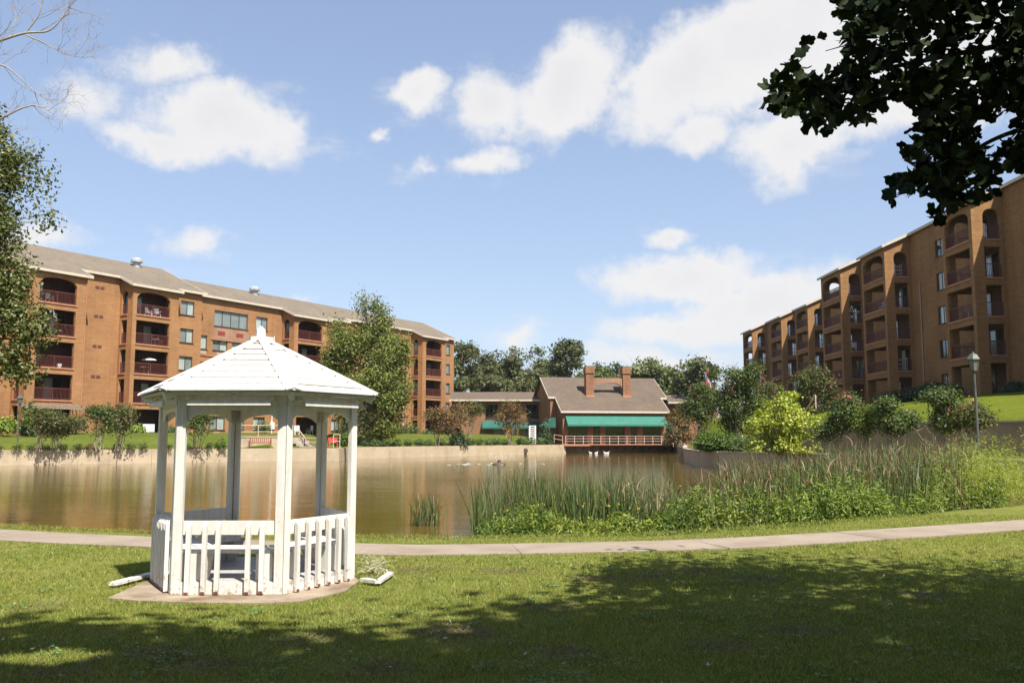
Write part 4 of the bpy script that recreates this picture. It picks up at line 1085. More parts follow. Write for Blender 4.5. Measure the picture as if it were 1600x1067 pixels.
# ------------------------------------------------------------------ lamps, terrace, benches, rails
def lamp_post(X, Y, z0, h, label):
    r = empty('lamp_post', (X, Y, z0), label=label, cat='street lamp', group='lamp posts round the pond')
    mb = MB(); mb.tube([(0, 0, -.2), (0, 0, .45), (0, 0, .5), (0, 0, h - .75)], [.075, .07, .055, .045], 10); mb.build('pole', POLE, r, smooth=False)
    mb = MB(); mb.lathe((0, 0, h - .80), [(.05, 0), (.11, .05), (.12, .09), (.0, .09)], 8); mb.build('lantern_base', POLE, r)
    mb = MB(); mb.lathe((0, 0, h - .71), [(.13, 0), (.215, .42), (.0, .42)], 6); mb.build('lantern_glass', LAMP_GLASS, r)
    mb = MB()
    for i in range(6):
        a = i * math.pi / 3; mb.bar((.133 * math.cos(a), .133 * math.sin(a), h - .71), (.22 * math.cos(a), .22 * math.sin(a), h - .29), .02, .02)
    mb.build('lantern_frame', POLE, r)
    mb = MB(); mb.lathe((0, 0, h - .29), [(.27, 0), (.25, .04), (.14, .20), (.05, .24), (.03, .30), (0, .31)], 6); mb.build('lantern_cap', POLE, r)
    return r
p = at(1528, 690, 34.5); lamp_post(p.x, 34.5, .72, 4.25, 'green lamp post with lantern in front of the retaining wall on the right')
p = at(27, 700, 68.5); lamp_post(p.x, 68.5, .74, 4.2, 'lamp post on the left bank with its head hidden by the silvery tree')
p = at(1205, 640, 76); lamp_post(p.x, 76, 1.0, 5.2, 'distant lamp post whose lantern shows between the pink shrubs')

# terrace beside the pond with low wall, rail, bench
panel_wall('terrace_wall', TERR, .6, [1.70, 1.70], WALLC, .25, 'low beige terrace wall behind the bench, seen through the gazebo', 2.6, cope=COPE)
def rail_fence(pts, z, h, label, mat=PINKRAIL, rails=(.5, 1.0), step=1.8):
    r = empty('railing', label=label, cat='railing'); zz = z if hasattr(z, '__len__') else [z] * len(pts)
    for (a, b, z0, z1) in zip(pts, pts[1:], zz, zz[1:]):
        a, b = Vector(a), Vector(b); L_ = (b - a).length; k = max(1, round(L_ / step))
        for f in rails:
            mb = MB(); mb.bar((a.x, a.y, z0 + h * f), (b.x, b.y, z1 + h * f), .06, .06); mb.build('rail', mat, r)
        for i in range(k + 1):
            q = a.lerp(b, i / k); mb = MB(); mb.box((q.x, q.y, z0 + (z1 - z0) * i / k + h / 2), (.055, .055, h)); mb.build('rail_post', mat, r)
    return r
rail_fence([tuple(at(366, 690, 80.0)[:2]), tuple(at(440, 690, 80.9)[:2])], 1.62, 1.15, 'pale pink two bar railing above the terrace wall, seen through the gazebo')
rail_fence([tuple(at(521, 690, 80.2)[:2]), tuple(at(531, 690, 80.4)[:2])], .75, 1.2, 'short pale rail in front of the red chair by the hedge')
rail_fence([tuple(at(462, 690, 82)[:2]), tuple(at(476, 690, 80.6)[:2]), tuple(at(496, 690, 80.4)[:2])], [1.9, .85, .85], .8, 'sloping stair rail beside the terrace steps')
rail_fence([tuple(at(1052, 690, 92)[:2]), tuple(at(1082, 690, 88)[:2])], .75, 1.35, 'pale railing on the pond edge right of the clubhouse', rails=(.5, 1.0))
rail_fence([tuple(at(866, 690, 116.8)[:2]), tuple(at(879, 690, 116.6)[:2])], [1.0, .8], 1.05, 'short pink ramp rail beside the cone shrub at the clubhouse')
rail_fence([tuple(at(1258, 640, 62)[:2]), tuple(at(1275, 640, 60)[:2])], [2.6, 3.6], .9, 'pale sloping handrail on steps behind the yellow bush')
st = empty('steps', label='rough stone steps beside the terrace wall', cat='steps')
for i in range(4):
    q = at(466 + i * 5, 690, 81.5 - i * .25); mb = MB(); mb.box((q.x, q.y, 1.55 - i * .26), (1.4, .6, .26), .1); mb.build('step', STONE, st)
def bench(loc, rz, label, mat, w=1.5):
    r = empty('park_bench', loc, rz, label=label, cat='bench')
    mb = MB()
    for i in range(4): mb.box((0, -.20 + i * .12, .44), (w, .10, .035))
    mb.build('seat', mat, r)
    mb = MB()
    for i in range(11): mb.box((-w / 2 + .08 + (w - .16) * i / 10, .255, .70), (.07, .03, .42))
    for z in (.5, .92): mb.box((0, .25, z), (w, .045, .06))
    mb.build('backrest', mat, r)
    for x in (-w / 2 + .04, w / 2 - .04):
        for y, h in ((-.24, .64), (.24, .94)):
            mb = MB(); mb.box((x, y, h / 2), (.06, .06, h)); mb.build('leg', mat, r)
        mb = MB(); mb.box((x, 0, .65), (.06, .54, .04)); mb.build('armrest', mat, r)
    return r
q = at(406, 697, 78.7); bench((q.x, q.y, .74), .1, 'slatted reddish bench on the terrace, seen through the gazebo', BENCHW, 1.9)
q = at(520, 695, 80.9); bench((q.x, q.y, .74), .3, 'red chair beside the hedge, seen through the right of the gazebo', REDP, .8)

def chair_mesh(mat):
    def f():
        mb = MB(); mb.box((0, 0, .42), (.5, .5, .05)); mb.box((0, .25, .70), (.5, .05, .55)); mb.box((-.25, 0, .62), (.05, .5, .04)); mb.box((.25, 0, .62), (.05, .5, .04))
        for x in (-.22, .22):
            for y in (-.22, .22): mb.box((x, y, .2), (.05, .05, .42))
        return mb.mesh('patio_chair', mat)
    return cached(('chair', mat.name), f)
def chair(F, s, n, z, rz, mat, label):
    q = F.p(s, n); o = link('patio_chair', chair_mesh(mat), None, (q.x, q.y, z), math.atan2(F.t.y, F.t.x) + rz); tag(o, label, 'chair', 'chairs on balconies and patios')
def table(F, s, n, z, mat, label, umb=False):
    q = F.p(s, n); r = empty('patio_table', (q.x, q.y, z), label=label, cat='table'); mb = MB(); mb.lathe((0, 0, .68), [(0, 0), (.4, 0), (.4, .04), (0, .04)], 12); mb.build('tabletop', mat, r)
    mb = MB(); mb.tube([(0, 0, 0), (0, 0, .68)], .04, 6); mb.lathe((0, 0, 0), [(0, 0), (.25, 0), (.22, .04), (0, .05)], 10); mb.build('pedestal', mat, r)
f4 = ZG + FH * 4 + .02
chair(FL, FL.at_px(229, -.8), -.9, f4, .3, WHITEP, 'white chair left on the top balcony of the second brick tower')
chair(FL, FL.at_px(242, -.8), -.8, f4, -.2, WHITEP, 'white chair right on the top balcony of the second brick tower')
table(FL, FL.at_px(240, -.9), -.9, ZG + FH * 3 + .02, METAL, 'grey round table on the second balcony from the top of the second tower')
chair(FL, FL.at_px(248, -.9), -.9, ZG + FH * 3 + .02, 1.2, RAIL, 'dark chair beside the grey table on the second tower')
table(FL, FL.at_px(223, -.9), -.7, ZG + FH * 2 + .02, PANELB, 'small beige table on the middle balcony of the second tower')
q = FL.p(FL.at_px(232, -.8), -.8); um = empty('parasol', (q.x, q.y, ZG + FH * 2), label='small white parasol on the middle balcony of the second tower', cat='parasol')
mb = MB(); mb.tube([(0, 0, 0), (0, 0, 1.75)], .025, 6); mb.build('pole', METAL, um); mb = MB(); mb.lathe((0, 0, 1.45), [(.75, 0), (.7, .06), (0, .3)], 8); mb.build('canopy', WHITEP, um)
chair(FL, FL.at_px(70, -.9), -.8, f4, .1, METAL, 'grey chair on the top balcony of the first tower by the tree')
q = FL.p(FL.at_px(91, -.5), -.4); pot = empty('potted_plant', (q.x, q.y, ZG + FH * 2 + .02), label='potted green plant on the railing of the first tower', cat='plant')
mb = MB(); mb.lathe((0, 0, 0), [(0, 0), (.16, 0), (.22, .38), (0, .38)], 10); mb.build('pot', WHITEP, pot)
def flag(loc, dirv, label, cols=(WHITEP, REDC)):
    r = empty('flag', loc, label=label, cat='flag'); d = Vector(dirv); mb = MB(); mb.tube([(0, 0, 0), tuple(d)], .018, 6); mb.build('flagpole', METAL, r)
    mb = MB(); u = d.normalized(); e = Vector((.12, 0, -1)).normalized(); L_ = .62 * d.length; w = .55 * d.length
    a = d * .36; k = 7
    for i in range(k):
        mb.mi = i % 2; p0, p1 = a + e * (w * i / k), a + e * (w * (i + 1) / k); sw = Vector((0, .04 * math.sin(i), 0))
        mb.quad(p0 + sw, p0 + u * L_ + sw, p1 + u * L_, p1)
    mb.build('flag_cloth', [REDC, WHITEP], r)
    mb = MB(); f = Vector((0, -.02, 0)); p0 = a + u * L_ * .55 + f; mb.quad(p0, a + u * L_ + f, a + u * L_ + e * w * .5 + f, p0 + e * w * .5); mb.build('flag_canton', BLUEC, r)
q = FL.p(FL.at_px(84, 0), .2); flag((q.x, q.y, ZG + FH * 3 + 1.3), (-.25, -.5, 1.0), 'small striped flag on a balcony of the first tower')
q = at(1116, 606, 84); flag((q.x, q.y, q.z), (-.9, 0, 1.5), 'slanting striped flag among the pink flowering shrubs')
mb = MB(); q = FL.p(FL.at_px(236, .6), .6); mb.box((q.x, q.y, ZG + .5), (1.3, .05, .75), math.atan2(FL.t.y, FL.t.x)); mb.box((q.x, q.y, ZG + .15), (.06, .06, .4)); mb.build('yard_sign', WHITEP, label='small white board sign by the ground floor patio of the second tower', cat='sign')
q = at(464, 676, 95); F_ = Fac((q.x, q.y), (1, 0)); chair(F_, 0, 0, 1.95, .3, WHITEP, 'white plastic chair on the shaded patio seen right of the front gazebo post')
q = at(484, 676, 95); F_ = Fac((q.x, q.y), (1, 0)); chair(F_, 0, 0, 1.95, -.8, METAL, 'grey tilted chair on the shaded patio seen through the gazebo')
# right building bits
g = FR
chair(g, -84.2, -.8, 4.8 + FH * 3 + .02, .4, WHITEP, 'pale chair on a shaded balcony of the middle right bay')
def baker(F, s, n, z, label):
    q = F.p(s, n); r = empty('plant_stand', (q.x, q.y, z), math.atan2(F.t.y, F.t.x) + 1.57, label=label, cat='shelf')
    for zz in (.25, .65, 1.0):
        mb = MB(); mb.box((0, 0, zz), (1.0, .4, .03)); mb.build('shelf', WHITEP, r)
    for x in (-.5, .5):
        mb = MB(); mb.box((x, .18, .6), (.04, .04, 1.2)); mb.box((x, -.18, .6), (.04, .04, 1.2)); mb.build('leg', WHITEP, r)
baker(g, -81.9, -1.2, 4.8 + FH * 4 + .02, 'white rack on the top balcony of the middle right bay')
baker(g, -81.9, -1.3, 4.8 + FH * 1 + .02, 'white rack on the lowest balcony of the middle right bay')
q = g.p(-92.9, -1.1); r = empty('star_decoration', (q.x, q.y - .25, 4.8 + FH * 3 + .1), label='white star frame on a balcony of the left right-hand bay', cat='decoration')
mb = MB()
for i in range(5):
    a_, b_ = math.pi / 2 + i * 4 * math.pi / 5, math.pi / 2 + (i + 1) * 4 * math.pi / 5; mb.bar((.85 * math.cos(a_), 0, .9 + .85 * math.sin(a_)), (.85 * math.cos(b_), 0, .9 + .85 * math.sin(b_)), .05, .05)
mb.build('star_frame', WHITEP, r)
chair(g, -93.6, -1.5, 4.8 + FH * 2 + .02, .9, WHITEP, 'white lounge chair below the star frame on the right building')
q = g.p(-68, -1.1); F_ = Fac((q.x, q.y), (0, -1)); table(F_, 0, .5, 4.8 + FH * 2 + .02, WHITEP, 'white table on the nearest right bay balcony')

# clubhouse yard: white lattice arbour, yellow and white garments on a stand
q = at(832, 684, 112); lt = empty('lattice_trellis', (q.x, q.y, .85), label='tall narrow white ladder trellis in front of the link wing', cat='trellis')
for x in (-.36, .36):
    mb = MB(); mb.box((x, 0, 1.15), (.16, .08, 2.3)); mb.build('upright', WHITEP, lt)
for i in range(9):
    mb = MB(); mb.box((0, .02, .15 + i * .26), (.72, .06, .11)); mb.build('rung', WHITEP, lt)
def drape(px0, px1, y0, y1, Y, mat, name, label):
    a, b = at(px0, y1, Y), at(px1, y0, Y); mb = MB(); k = 6
    for i in range(k):
        x0, x1 = a.x + (b.x - a.x) * i / k, a.x + (b.x - a.x) * (i + 1) / k; w0, w1 = .12 * math.sin(i * 1.9), .12 * math.sin((i + 1) * 1.9)
        za = a.z + .15 * math.sin(i * 2.3)
        mb.sheet([(x0, a.y + w0, za), (x1, a.y + w1, za), (x1, b.y + w1 * .5, b.z), (x0, b.y + w0 * .5, b.z)], .03, (0, 1, 0))
    mb.build(name, mat, label=label, cat='cloth')
drape(791, 798, 668, 684, 109.2, YELL, 'hanging_cloth', 'large bright yellow cloth hanging behind the rusty shrub near the link wing')
drape(799, 804, 666, 676, 109.3, WHITEP, 'hanging_cloth', 'white cloth hanging between the two yellow cloths')
drape(807, 811, 669, 678, 109.1, YELL, 'hanging_cloth', 'narrow yellow cloth right of the white cloth')

# fountain, ducks, outlet pipe
q = on_z(780, 725, -.35); fo = empty('fountain', (q.x, q.y, -.35), label='small floating fountain splashing in the middle of the pond', cat='fountain')
mb = MB(); mb.lathe((0, 0, -.05), [(0, .0), (.55, 0), (.5, .12), (.16, .16), (.12, .38), (0, .40)], 12); mb.build('float', FRAME, fo)
DROP = mat_noise('white_spray', (.8, .82, .84), (.9, .92, .93), 9, .3)
n = 150; V = []; Fq = []
for i in range(n):
    a = random.uniform(0, 6.283); f = random.random(); r_ = .2 + f * 1.1; z = .3 + 2.6 * f * (1 - f) * random.uniform(.3, 1.0); s_ = random.uniform(.008, .018); k = len(V)
    c = Vector((r_ * math.cos(a), r_ * math.sin(a), z)); V += [c + Vector(x) * s_ for x in ((1, 0, -.6), (-.5, .87, -.6), (-.5, -.87, -.6), (0, 0, 1.2))]; Fq += [(k, k + 1, k + 2), (k, k + 1, k + 3), (k + 1, k + 2, k + 3), (k + 2, k, k + 3)]
link('spray', np_mesh('spray', np.array(V), np.array(Fq), DROP), fo)
mb = MB()
for i in range(16):
    a = random.uniform(0, 6.283); r_ = random.uniform(1.5, 4.6); c = Vector((r_ * math.cos(a), r_ * .75 * math.sin(a), .004)); L_ = random.uniform(.08, .36); w = random.uniform(.02, .05)
    mb.add([c + Vector((-L_, 0, 0)), c + Vector((0, -w, 0)), c + Vector((L_, 0, 0)), c + Vector((0, w, 0)), c + Vector((0, 0, .02))], [(0, 1, 4), (1, 2, 4), (2, 3, 4), (3, 0, 4)])
tag(mb.build('foam', mat_noise('thin_foam', (.34, .35, .35), (.46, .47, .47), 9, .4), fo), kind='stuff')
def duck(px, label, rz):
    q = on_z(px, 708.6, -.35); q = Vector((q.x, q.y - .6, -.35)); mb = MB()
    mb.tube([(-.38, 0, .16), (-.22, 0, .12), (0, 0, .12), (.2, 0, .13), (.3, 0, .16)], [.02, .12, .17, .14, .05], 10); mb.tube([(.2, 0, .15), (.29, 0, .32), (.30, 0, .44), (.36, 0, .47)], [.07, .045, .05, .045], 8)
    r = empty('duck', (q.x, q.y, q.z), rz, label=label, cat='duck', group='white ducks under the clubhouse deck'); r.scale = (.62, .62, .62); mb.build('body', WHITEP, r, smooth=True)
    mb = MB(); mb.tube([(.39, 0, .465), (.48, 0, .45)], [.028, .012], 6); mb.build('bill', YELL, r)
duck(922, 'white duck alone at the left under the clubhouse deck', 2.6); duck(931, 'biggest white duck swimming under the clubhouse deck', .2); duck(945, 'white duck in the right hand pair under the deck', 3.0); duck(948.5, 'rightmost white duck under the deck', .1)
q = at(820.5, 702, 113); mb = MB(); mb.tube([(q.x - .1, 110.4, .1), (q.x, 109.2, .08)], .3, 14); mb.build('outlet_pipe', FRAME, label='dark round outlet pipe in the far pond wall', cat='pipe')
# ------------------------------------------------------------------ vegetation
def unit(a): return a / np.maximum(1e-9, np.linalg.norm(a, axis=1, keepdims=True))
def leaf_quads(c, nrm, size, aspect=.55, var=.35, droop=0.0):
    n = len(c); d = unit(np.cross(nrm, RNG.normal(size=(n, 3)))); 
    if droop: d = unit(d + np.array([0, 0, -droop])); 
    s = unit(np.cross(nrm, d)); L = size * (1 + var * RNG.uniform(-1, 1, (n, 1)))
    V = np.stack([c - d * L * .5, c + s * L * aspect * .5 - d * L * .06, c + d * L * .5, c - s * L * aspect * .5 - d * L * .06], 1).reshape(-1, 3)
    return V, np.arange(n * 4).reshape(-1, 4)
def blob_clumps(blobs, n, inner=.45, flat=0.0):
    """clump centres in ellipsoids (cx,cy,cz,rx,ry,rz), mostly in the outer shell"""
    B = np.array(blobs, float); w = (B[:, 3] * B[:, 4] * B[:, 5]) ** (2 / 3); w /= w.sum()
    k = RNG.choice(len(B), n, p=w); d = unit(RNG.normal(size=(n, 3))); r = inner + (1 - inner) * RNG.uniform(0, 1, (n, 1)) ** .6
    r *= 1 + .16 * np.sin(d[:, :1] * 5 + k[:, None]) * np.cos(d[:, 2:] * 6 + k[:, None] * 2)
    return B[k, :3] + d * B[k, 3:] * r, d
def foliage(name, blobs, n_clump, per, clump_r, size, mat, parent, inner=.45, aspect=.55, up=.45, rnd=.9, zmin=None, smooth=False, gap=0.0):
    c, d = blob_clumps(blobs, n_clump, inner)
    if gap:
        keep = (np.sin(c[:, 0] * 2.1 / gap + 1) + np.sin(c[:, 1] * 1.9 / gap) + np.sin(c[:, 2] * 2.4 / gap + 2) + RNG.normal(0, .5, len(c))) > -.9
        c, d = c[keep], d[keep]
    cc = np.repeat(c, per, 0); dd = np.repeat(d, per, 0); n = len(cc)
    g = RNG.normal(size=(n, 3)) * clump_r * np.array([1, 1, .7]); p = cc + g
    if mat is L_CAN:                                    # chinks in the canopy that let patches of sun through
        o_ = np.array(parent.location) if parent else np.zeros(3); gx_ = p[:, 0] + o_[0] + SH[0] * p[:, 2]; gy_ = p[:, 1] + o_[1] + SH[1] * p[:, 2]; ok = np.ones(len(p), bool)
        for (qx, qy), ex, ey in (((62, 1026), .62, .34), ((1388, 1004), .30, .13), ((1345, 915), .55, .18), ((1580, 900), .4, .12)):
            w_ = on_z(qx, qy, 0); ok &= (((gx_ - w_.x) / ex) ** 2 + ((gy_ - w_.y) / ey) ** 2) > RNG.uniform(.5, 1.3, len(p))
        p, dd, g = p[ok], dd[ok], g[ok]; n = len(p)
    if zmin is not None:
        p[:, 2] = np.maximum(p[:, 2], zmin + RNG.uniform(0, .15, n))
    nr = unit(dd * .55 + unit(g + 1e-6) * .35 + np.array([0, 0, up]) + RNG.normal(size=(n, 3)) * rnd * .6)
    V, F = leaf_quads(p, nr, size, aspect)
    return link(name, np_mesh(name, V, F, mat), parent)
def limb_points(a, b, sag=.0, jit=.06, k=6):
    a, b = Vector(a), Vector(b); L = (b - a).length; out = []
    for i in range(k + 1):
        f = i / k; p = a.lerp(b, f); w = math.sin(f * math.pi) * L
        out.append(p + Vector((random.uniform(-1, 1) * jit * w, random.uniform(-1, 1) * jit * w, random.uniform(-.5, .5) * jit * w + sag * w)))
    out[0] = a; return out
def trunk_and_limbs(name, base, top, r0, blobs, mat, parent, n_limb=10, low=.35, rl=.35, sub=2):
    mb = MB(); base, top = Vector(base), Vector(top); tp = limb_points(base, top, 0, .03, 8)
    mb.tube(tp, [r0 * (1.25 if i == 0 else 1) * (1 - .85 * i / 8) for i in range(9)], 8)
    for i in range(n_limb):
        f = low + (1 - low) * random.random() * .85; j = f * 8; a = tp[int(j)].lerp(tp[min(8, int(j) + 1)], j % 1)
        bl = random.choice(blobs); u = Vector((random.gauss(0, 1), random.gauss(0, 1), random.gauss(0, 1))).normalized()
        e = Vector(bl[:3]) + Vector((u.x * bl[3], u.y * bl[4], u.z * bl[5])) * .8
        if e.z < a.z - .1: e.z = a.z + random.uniform(0, .5)
        rr = r0 * rl * (1.15 - f); lp = limb_points(a, e, .05, .07, 6); mb.tube(lp, [rr * (1 - .85 * q / 6) for q in range(7)], 5, cap=False)
        for _ in range(sub):
            s_ = lp[random.randint(2, 5)]; v = Vector((random.gauss(0, 1), random.gauss(0, 1), random.gauss(.3, .7))).normalized() * (e - a).length * .35
            mb.tube(limb_points(s_, s_ + v, .03, .08, 4), [rr * .4 * (1 - .8 * q / 4) for q in range(5)], 4, cap=False)
    return mb.build(name, mat, parent, smooth=True, uv=False)
def PB(px, py, rx, ry, Y, rd=None):
    """ellipsoid seen at photo pixel (px,py) with pixel radii, at distance Y"""
    c = at(px, py, Y); k = Y / FPX
    return (c.x, c.y, c.z, rx * k, (rd or rx) * k, ry * k)
def tree(name, label, cat, blobs, base, top, r0, mat, bark, n, per, cr, size, group=None, inner=.45, n_limb=10, gap=0.0, aspect=.55, up=.45, low=.35, rnd=.9):
    r = empty(name, tuple(base), label=label, cat=cat, group=group); off = -Vector(base)
    bl = [(b[0] + off.x, b[1] + off.y, b[2] + off.z, *b[3:]) for b in blobs]
    tp = Vector(top) + off
    trunk_and_limbs('trunk', (0, 0, -.2), tp, r0, bl, bark, r, n_limb, low)
    foliage('crown', bl, n, per, cr, size, mat, r, inner, aspect, up, gap=gap, rnd=rnd)
    return r

K_ = 1 / math.tan(SUN_EL); SH = (-math.sin(SUN_AZ) * K_, -math.cos(SUN_AZ) * K_)
# oak at the left building
Y = 92; b0_ = at(592, 688, Y); b0_.z = 1.6
tree('shade_tree', 'tall loose green tree in front of the left building, right of the gazebo roof', 'tree',
     [PB(572, 520, 26, 40, Y), PB(542, 548, 28, 42, Y), PB(610, 562, 34, 46, Y), PB(578, 592, 56, 46, Y), PB(604, 640, 36, 38, Y), PB(565, 482, 9, 26, Y), PB(524, 590, 22, 34, Y), PB(598, 505, 14, 28, Y), PB(526, 515, 9, 26, Y), PB(630, 560, 10, 40, Y), PB(592, 668, 26, 18, Y), PB(545, 640, 22, 24, Y), PB(512, 560, 10, 26, Y), PB(622, 610, 20, 34, Y), PB(586, 478, 7, 18, Y)],
     b0_, at(570, 480, Y), .32, L_OAK, BARK, 4600, 13, .42, .26, n_limb=26, gap=1.9, inner=.15, low=.2)

# far trees
def far_tree(label, px, py, rx, ry, Y, mat, n, size=.55, name='background_tree', kind=0, zb=1.0, group='trees behind the clubhouse'):
    bl = []
    random.seed(px * 7 + int(py))
    if kind == 0:
        for i in range(11):
            a = random.uniform(0, 6.283); rr = random.uniform(.2, .8); bl.append(PB(px + rx * rr * math.cos(a), py + ry * rr * math.sin(a) * .95, rx * random.uniform(.25, .42), ry * random.uniform(.2, .36), Y + random.uniform(-1, 1) * rx * Y / FPX * .5))
        for i in range(7):
            a = random.uniform(3.3, 6.1); bl.append(PB(px + rx * 1.0 * math.cos(a), py + ry * 1.0 * math.sin(a), rx * random.uniform(.07, .15), ry * random.uniform(.08, .2), Y))
        bl.append(PB(px, py + ry * .4, rx * .62, ry * .5, Y))
    elif kind == 1:                                     # open pine: separate plates of needles on a bare trunk
        for i in range(22):
            f = random.random(); rr = rx * (1.0 - .35 * abs(f - .45)) * random.uniform(.1, .75); sd = random.choice((-1, 1))
            bl.append(PB(px + sd * rr, py - ry + 2 * ry * f * .9, rx * random.uniform(.13, .27), ry * random.uniform(.07, .13), Y + random.uniform(-1, 1) * rx * Y / FPX))
    b = at(px, 683, Y); b.z = zb
    return tree(name, label, 'tree', bl, b, at(px, py - ry * .7, Y), .35, mat, BARK, n, 12, .55, size, group, inner=.3, n_limb=14, gap=2.2, low=.3)
FTs = [('dark far tree beside the end of the left building', 722, 580, 30, 42, 150, L_FAR, 520, 1), ('broad dark far tree second from the left building', 752, 590, 34, 34, 160, L_FAR, 620, 0),
       ('wide far oak behind the low link roof', 800, 586, 42, 38, 165, L_FAR, 800, 0), ('hazy smaller far tree left of the tall pine', 838, 585, 28, 36, 175, L_FARL, 480, 0),
       ('tall open pine with rounded top behind the clubhouse roof', 884, 562, 27, 28, 150, L_PINE, 520, 1), ('low dark tree filling behind the clubhouse left gable', 862, 606, 34, 24, 158, L_FAR, 480, 0),
       ('far tree just right of the left chimney', 926, 592, 22, 24, 165, L_FARL, 330, 0), ('far tree between the two chimneys', 955, 590, 20, 20, 170, L_FAR, 300, 0),
       ('rounded green far tree right of the right chimney', 1008, 595, 34, 30, 150, L_FARL, 680, 0), ('lower green far tree at the right roof edge', 1040, 606, 26, 26, 155, L_FARL, 420, 0),
       ('pale yellow green far tree left of the pink flowers', 1068, 600, 24, 30, 140, L_YEL if False else L_FARL, 420, 0), ('dark far pine above the flag shrub', 1096, 588, 20, 27, 130, L_PINE, 380, 1),
       ('far dark bush row behind the link roof', 770, 606, 60, 16, 145, L_FAR, 560, 0)]
for lab, px, py, rx, ry, Y, m, n, kd in FTs: far_tree(lab, px, py, rx, ry, Y, m, n, kind=kd)
random.seed(11)

def shrub(name, label, cat, blobs, base, mat, n, per, cr, size, stems=6, group=None, bark=BARK_P, gap=0.0, inner=.3, flowers=0, fl_mat=None, sr=.03, aspect=.5, up=.5, spread=.25):
    """multi-stemmed shrub: stems fan out from the base into the crown"""
    base = Vector(base); r = empty(name, tuple(base), label=label, cat=cat, group=group)
    bl = [(b[0] - base.x, b[1] - base.y, b[2] - base.z, *b[3:]) for b in blobs]
    if stems:
        mb = MB()
        for i in range(stems):
            b_ = random.choice(bl); u = Vector((random.gauss(0, .5), random.gauss(0, .5), random.gauss(.1, .4)))
            e = Vector(b_[:3]) + Vector((u.x * b_[3], u.y * b_[4], u.z * b_[5])); a = Vector((random.uniform(-1, 1) * spread, random.uniform(-1, 1) * spread, -.1))
            lp = limb_points(a, e, .0, .06, 6); lp[2] = lp[2].lerp(Vector((a.x * 1.6, a.y * 1.6, lp[2].z)), .5)
            mb.tube(lp, [sr * (1 - .75 * q / 6) for q in range(7)], 5, cap=False)
            for _ in range(2):
                s_ = lp[random.randint(3, 5)]; v = Vector((random.gauss(0, 1), random.gauss(0, 1), abs(random.gauss(.6, .5)))).normalized() * e.length * .3
                mb.tube(limb_points(s_, s_ + v, 0, .08, 3), [sr * .4 * (1 - .7 * q / 3) for q in range(4)], 4, cap=False)
        mb.build('stem', bark, r, smooth=True, uv=False)
    foliage('foliage', bl, n, per, cr, size, mat, r, inner, aspect, up, gap=gap, zmin=.02)
    if flowers:
        top = [b for b in bl]; c, d = blob_clumps(top, flowers * 3, .9); k = np.argsort(-(c[:, 2] + RNG.normal(0, .25, len(c))))[:flowers]; c = c[k] + d[k] * .1
        cc = np.repeat(c, 22, 0); g = RNG.normal(size=cc.shape) * np.array([.09, .09, .15]) * sr / .03; V, F = leaf_quads(cc + g, unit(g + RNG.normal(size=g.shape) * .05), .09 * sr / .03, .8)
        link('blossom', np_mesh('blossom', V, F, fl_mat), r)
    return r
def bank_base(px, off):
    """point on the left bank `off` metres behind the pond wall at photo column px"""
    best = None
    for a, b in zip(LWALL, LWALL[1:]):
        u = (px - CX) / FPX; a, b = Vector(a), Vector(b); dx = b - a; den = dx.x - u * dx.y
        if abs(den) < 1e-9: continue
        t = (u * a.y - a.x) / den
        if 0 <= t <= 1:
            p = a + dx * t
            if best is None or p.y > best.y: best = p
    d = (best - C0).normalized(); q = best + d * off; rise = 1.4 * (1 - .75 * sst(q.x / 6.9))
    return Vector((q.x, q.y, bank_z(q, False)))
def on_bank(px, off):
    q = bank_base(px, off)
    for _ in range(6):                                    # slide so that it really sits at that column
        e = px - (CX + FPX * q.x / q.y / 1.0); q2 = bank_base(px + e * .8 if False else px, off); break
    return q
def col(q): return CX + FPX * q.x / (q.y * cp) if False else CX + FPX * q.x / (q.y * 1.004)
# crape myrtles on the left bank: (centre px, half width, top, bottom of crown, distance behind wall, colour, label)
MY = [(94, 34, 632, 676, 1.3, L_MYRT, 'airy multi stemmed crape myrtle leftmost on the bank'), (66, 22, 640, 678, 1.9, L_MYRT, 'small crape myrtle beside the lamp pole on the left bank'),
      (160, 24, 634, 678, 1.3, L_MYRT_G, 'dark green crape myrtle in front of the blank brick wall'), (190, 20, 630, 672, 1.6, L_MYRT, 'crape myrtle just left of the gazebo'),
      (312, 26, 638, 682, 1.4, L_MYRT_G, 'crape myrtle seen through the left opening of the gazebo'),
      (575, 28, 632, 672, 7, L_MYRT_R, 'rusty leaved crape myrtle under the shade tree'), (548, 26, 636, 690, 9, L_CON, 'dark evergreen shrub under the shade tree seen through the gazebo'),
      (684, 20, 632, 676, 1.3, L_MYRT_R, 'rusty crape myrtle left of the dark cone shrub'), (707, 26, 626, 674, 2.6, L_MYRT_R, 'larger rusty crape myrtle behind the dark cone shrub'), (734, 14, 628, 666, 5, L_MYRT, 'greener crape myrtle against the link roof'),
      (797, 27, 628, 666, 1.6, L_MYRT_R, 'rust brown crape myrtle in front of the dark green awning')]
def myrtle(px, hw, top, bot, base, mat, label, n=170, flowers=0, size=.20, group='crape myrtles round the pond', stems=9):
    Y = base.y; my = (top + bot) / 2; hh = (bot - top) / 2; bl = []
    for i in range(10):
        a = random.uniform(0, 6.283); rr = random.uniform(.25, .92); bl.append(PB(px + hw * rr * math.cos(a), my + hh * rr * math.sin(a), hw * random.uniform(.22, .42), hh * random.uniform(.22, .46), Y + random.uniform(-.5, .5) * hw * Y / FPX))
    return shrub('crape_myrtle', label, 'shrub', bl, base, mat, int(n * 1.25), 13, .27 * Y / 80 + .07, size * (Y / 80) ** .6, stems, group, BARK_P, gap=1.2, flowers=flowers, fl_mat=BLOOM, sr=.035 * (Y / 70) ** .5)
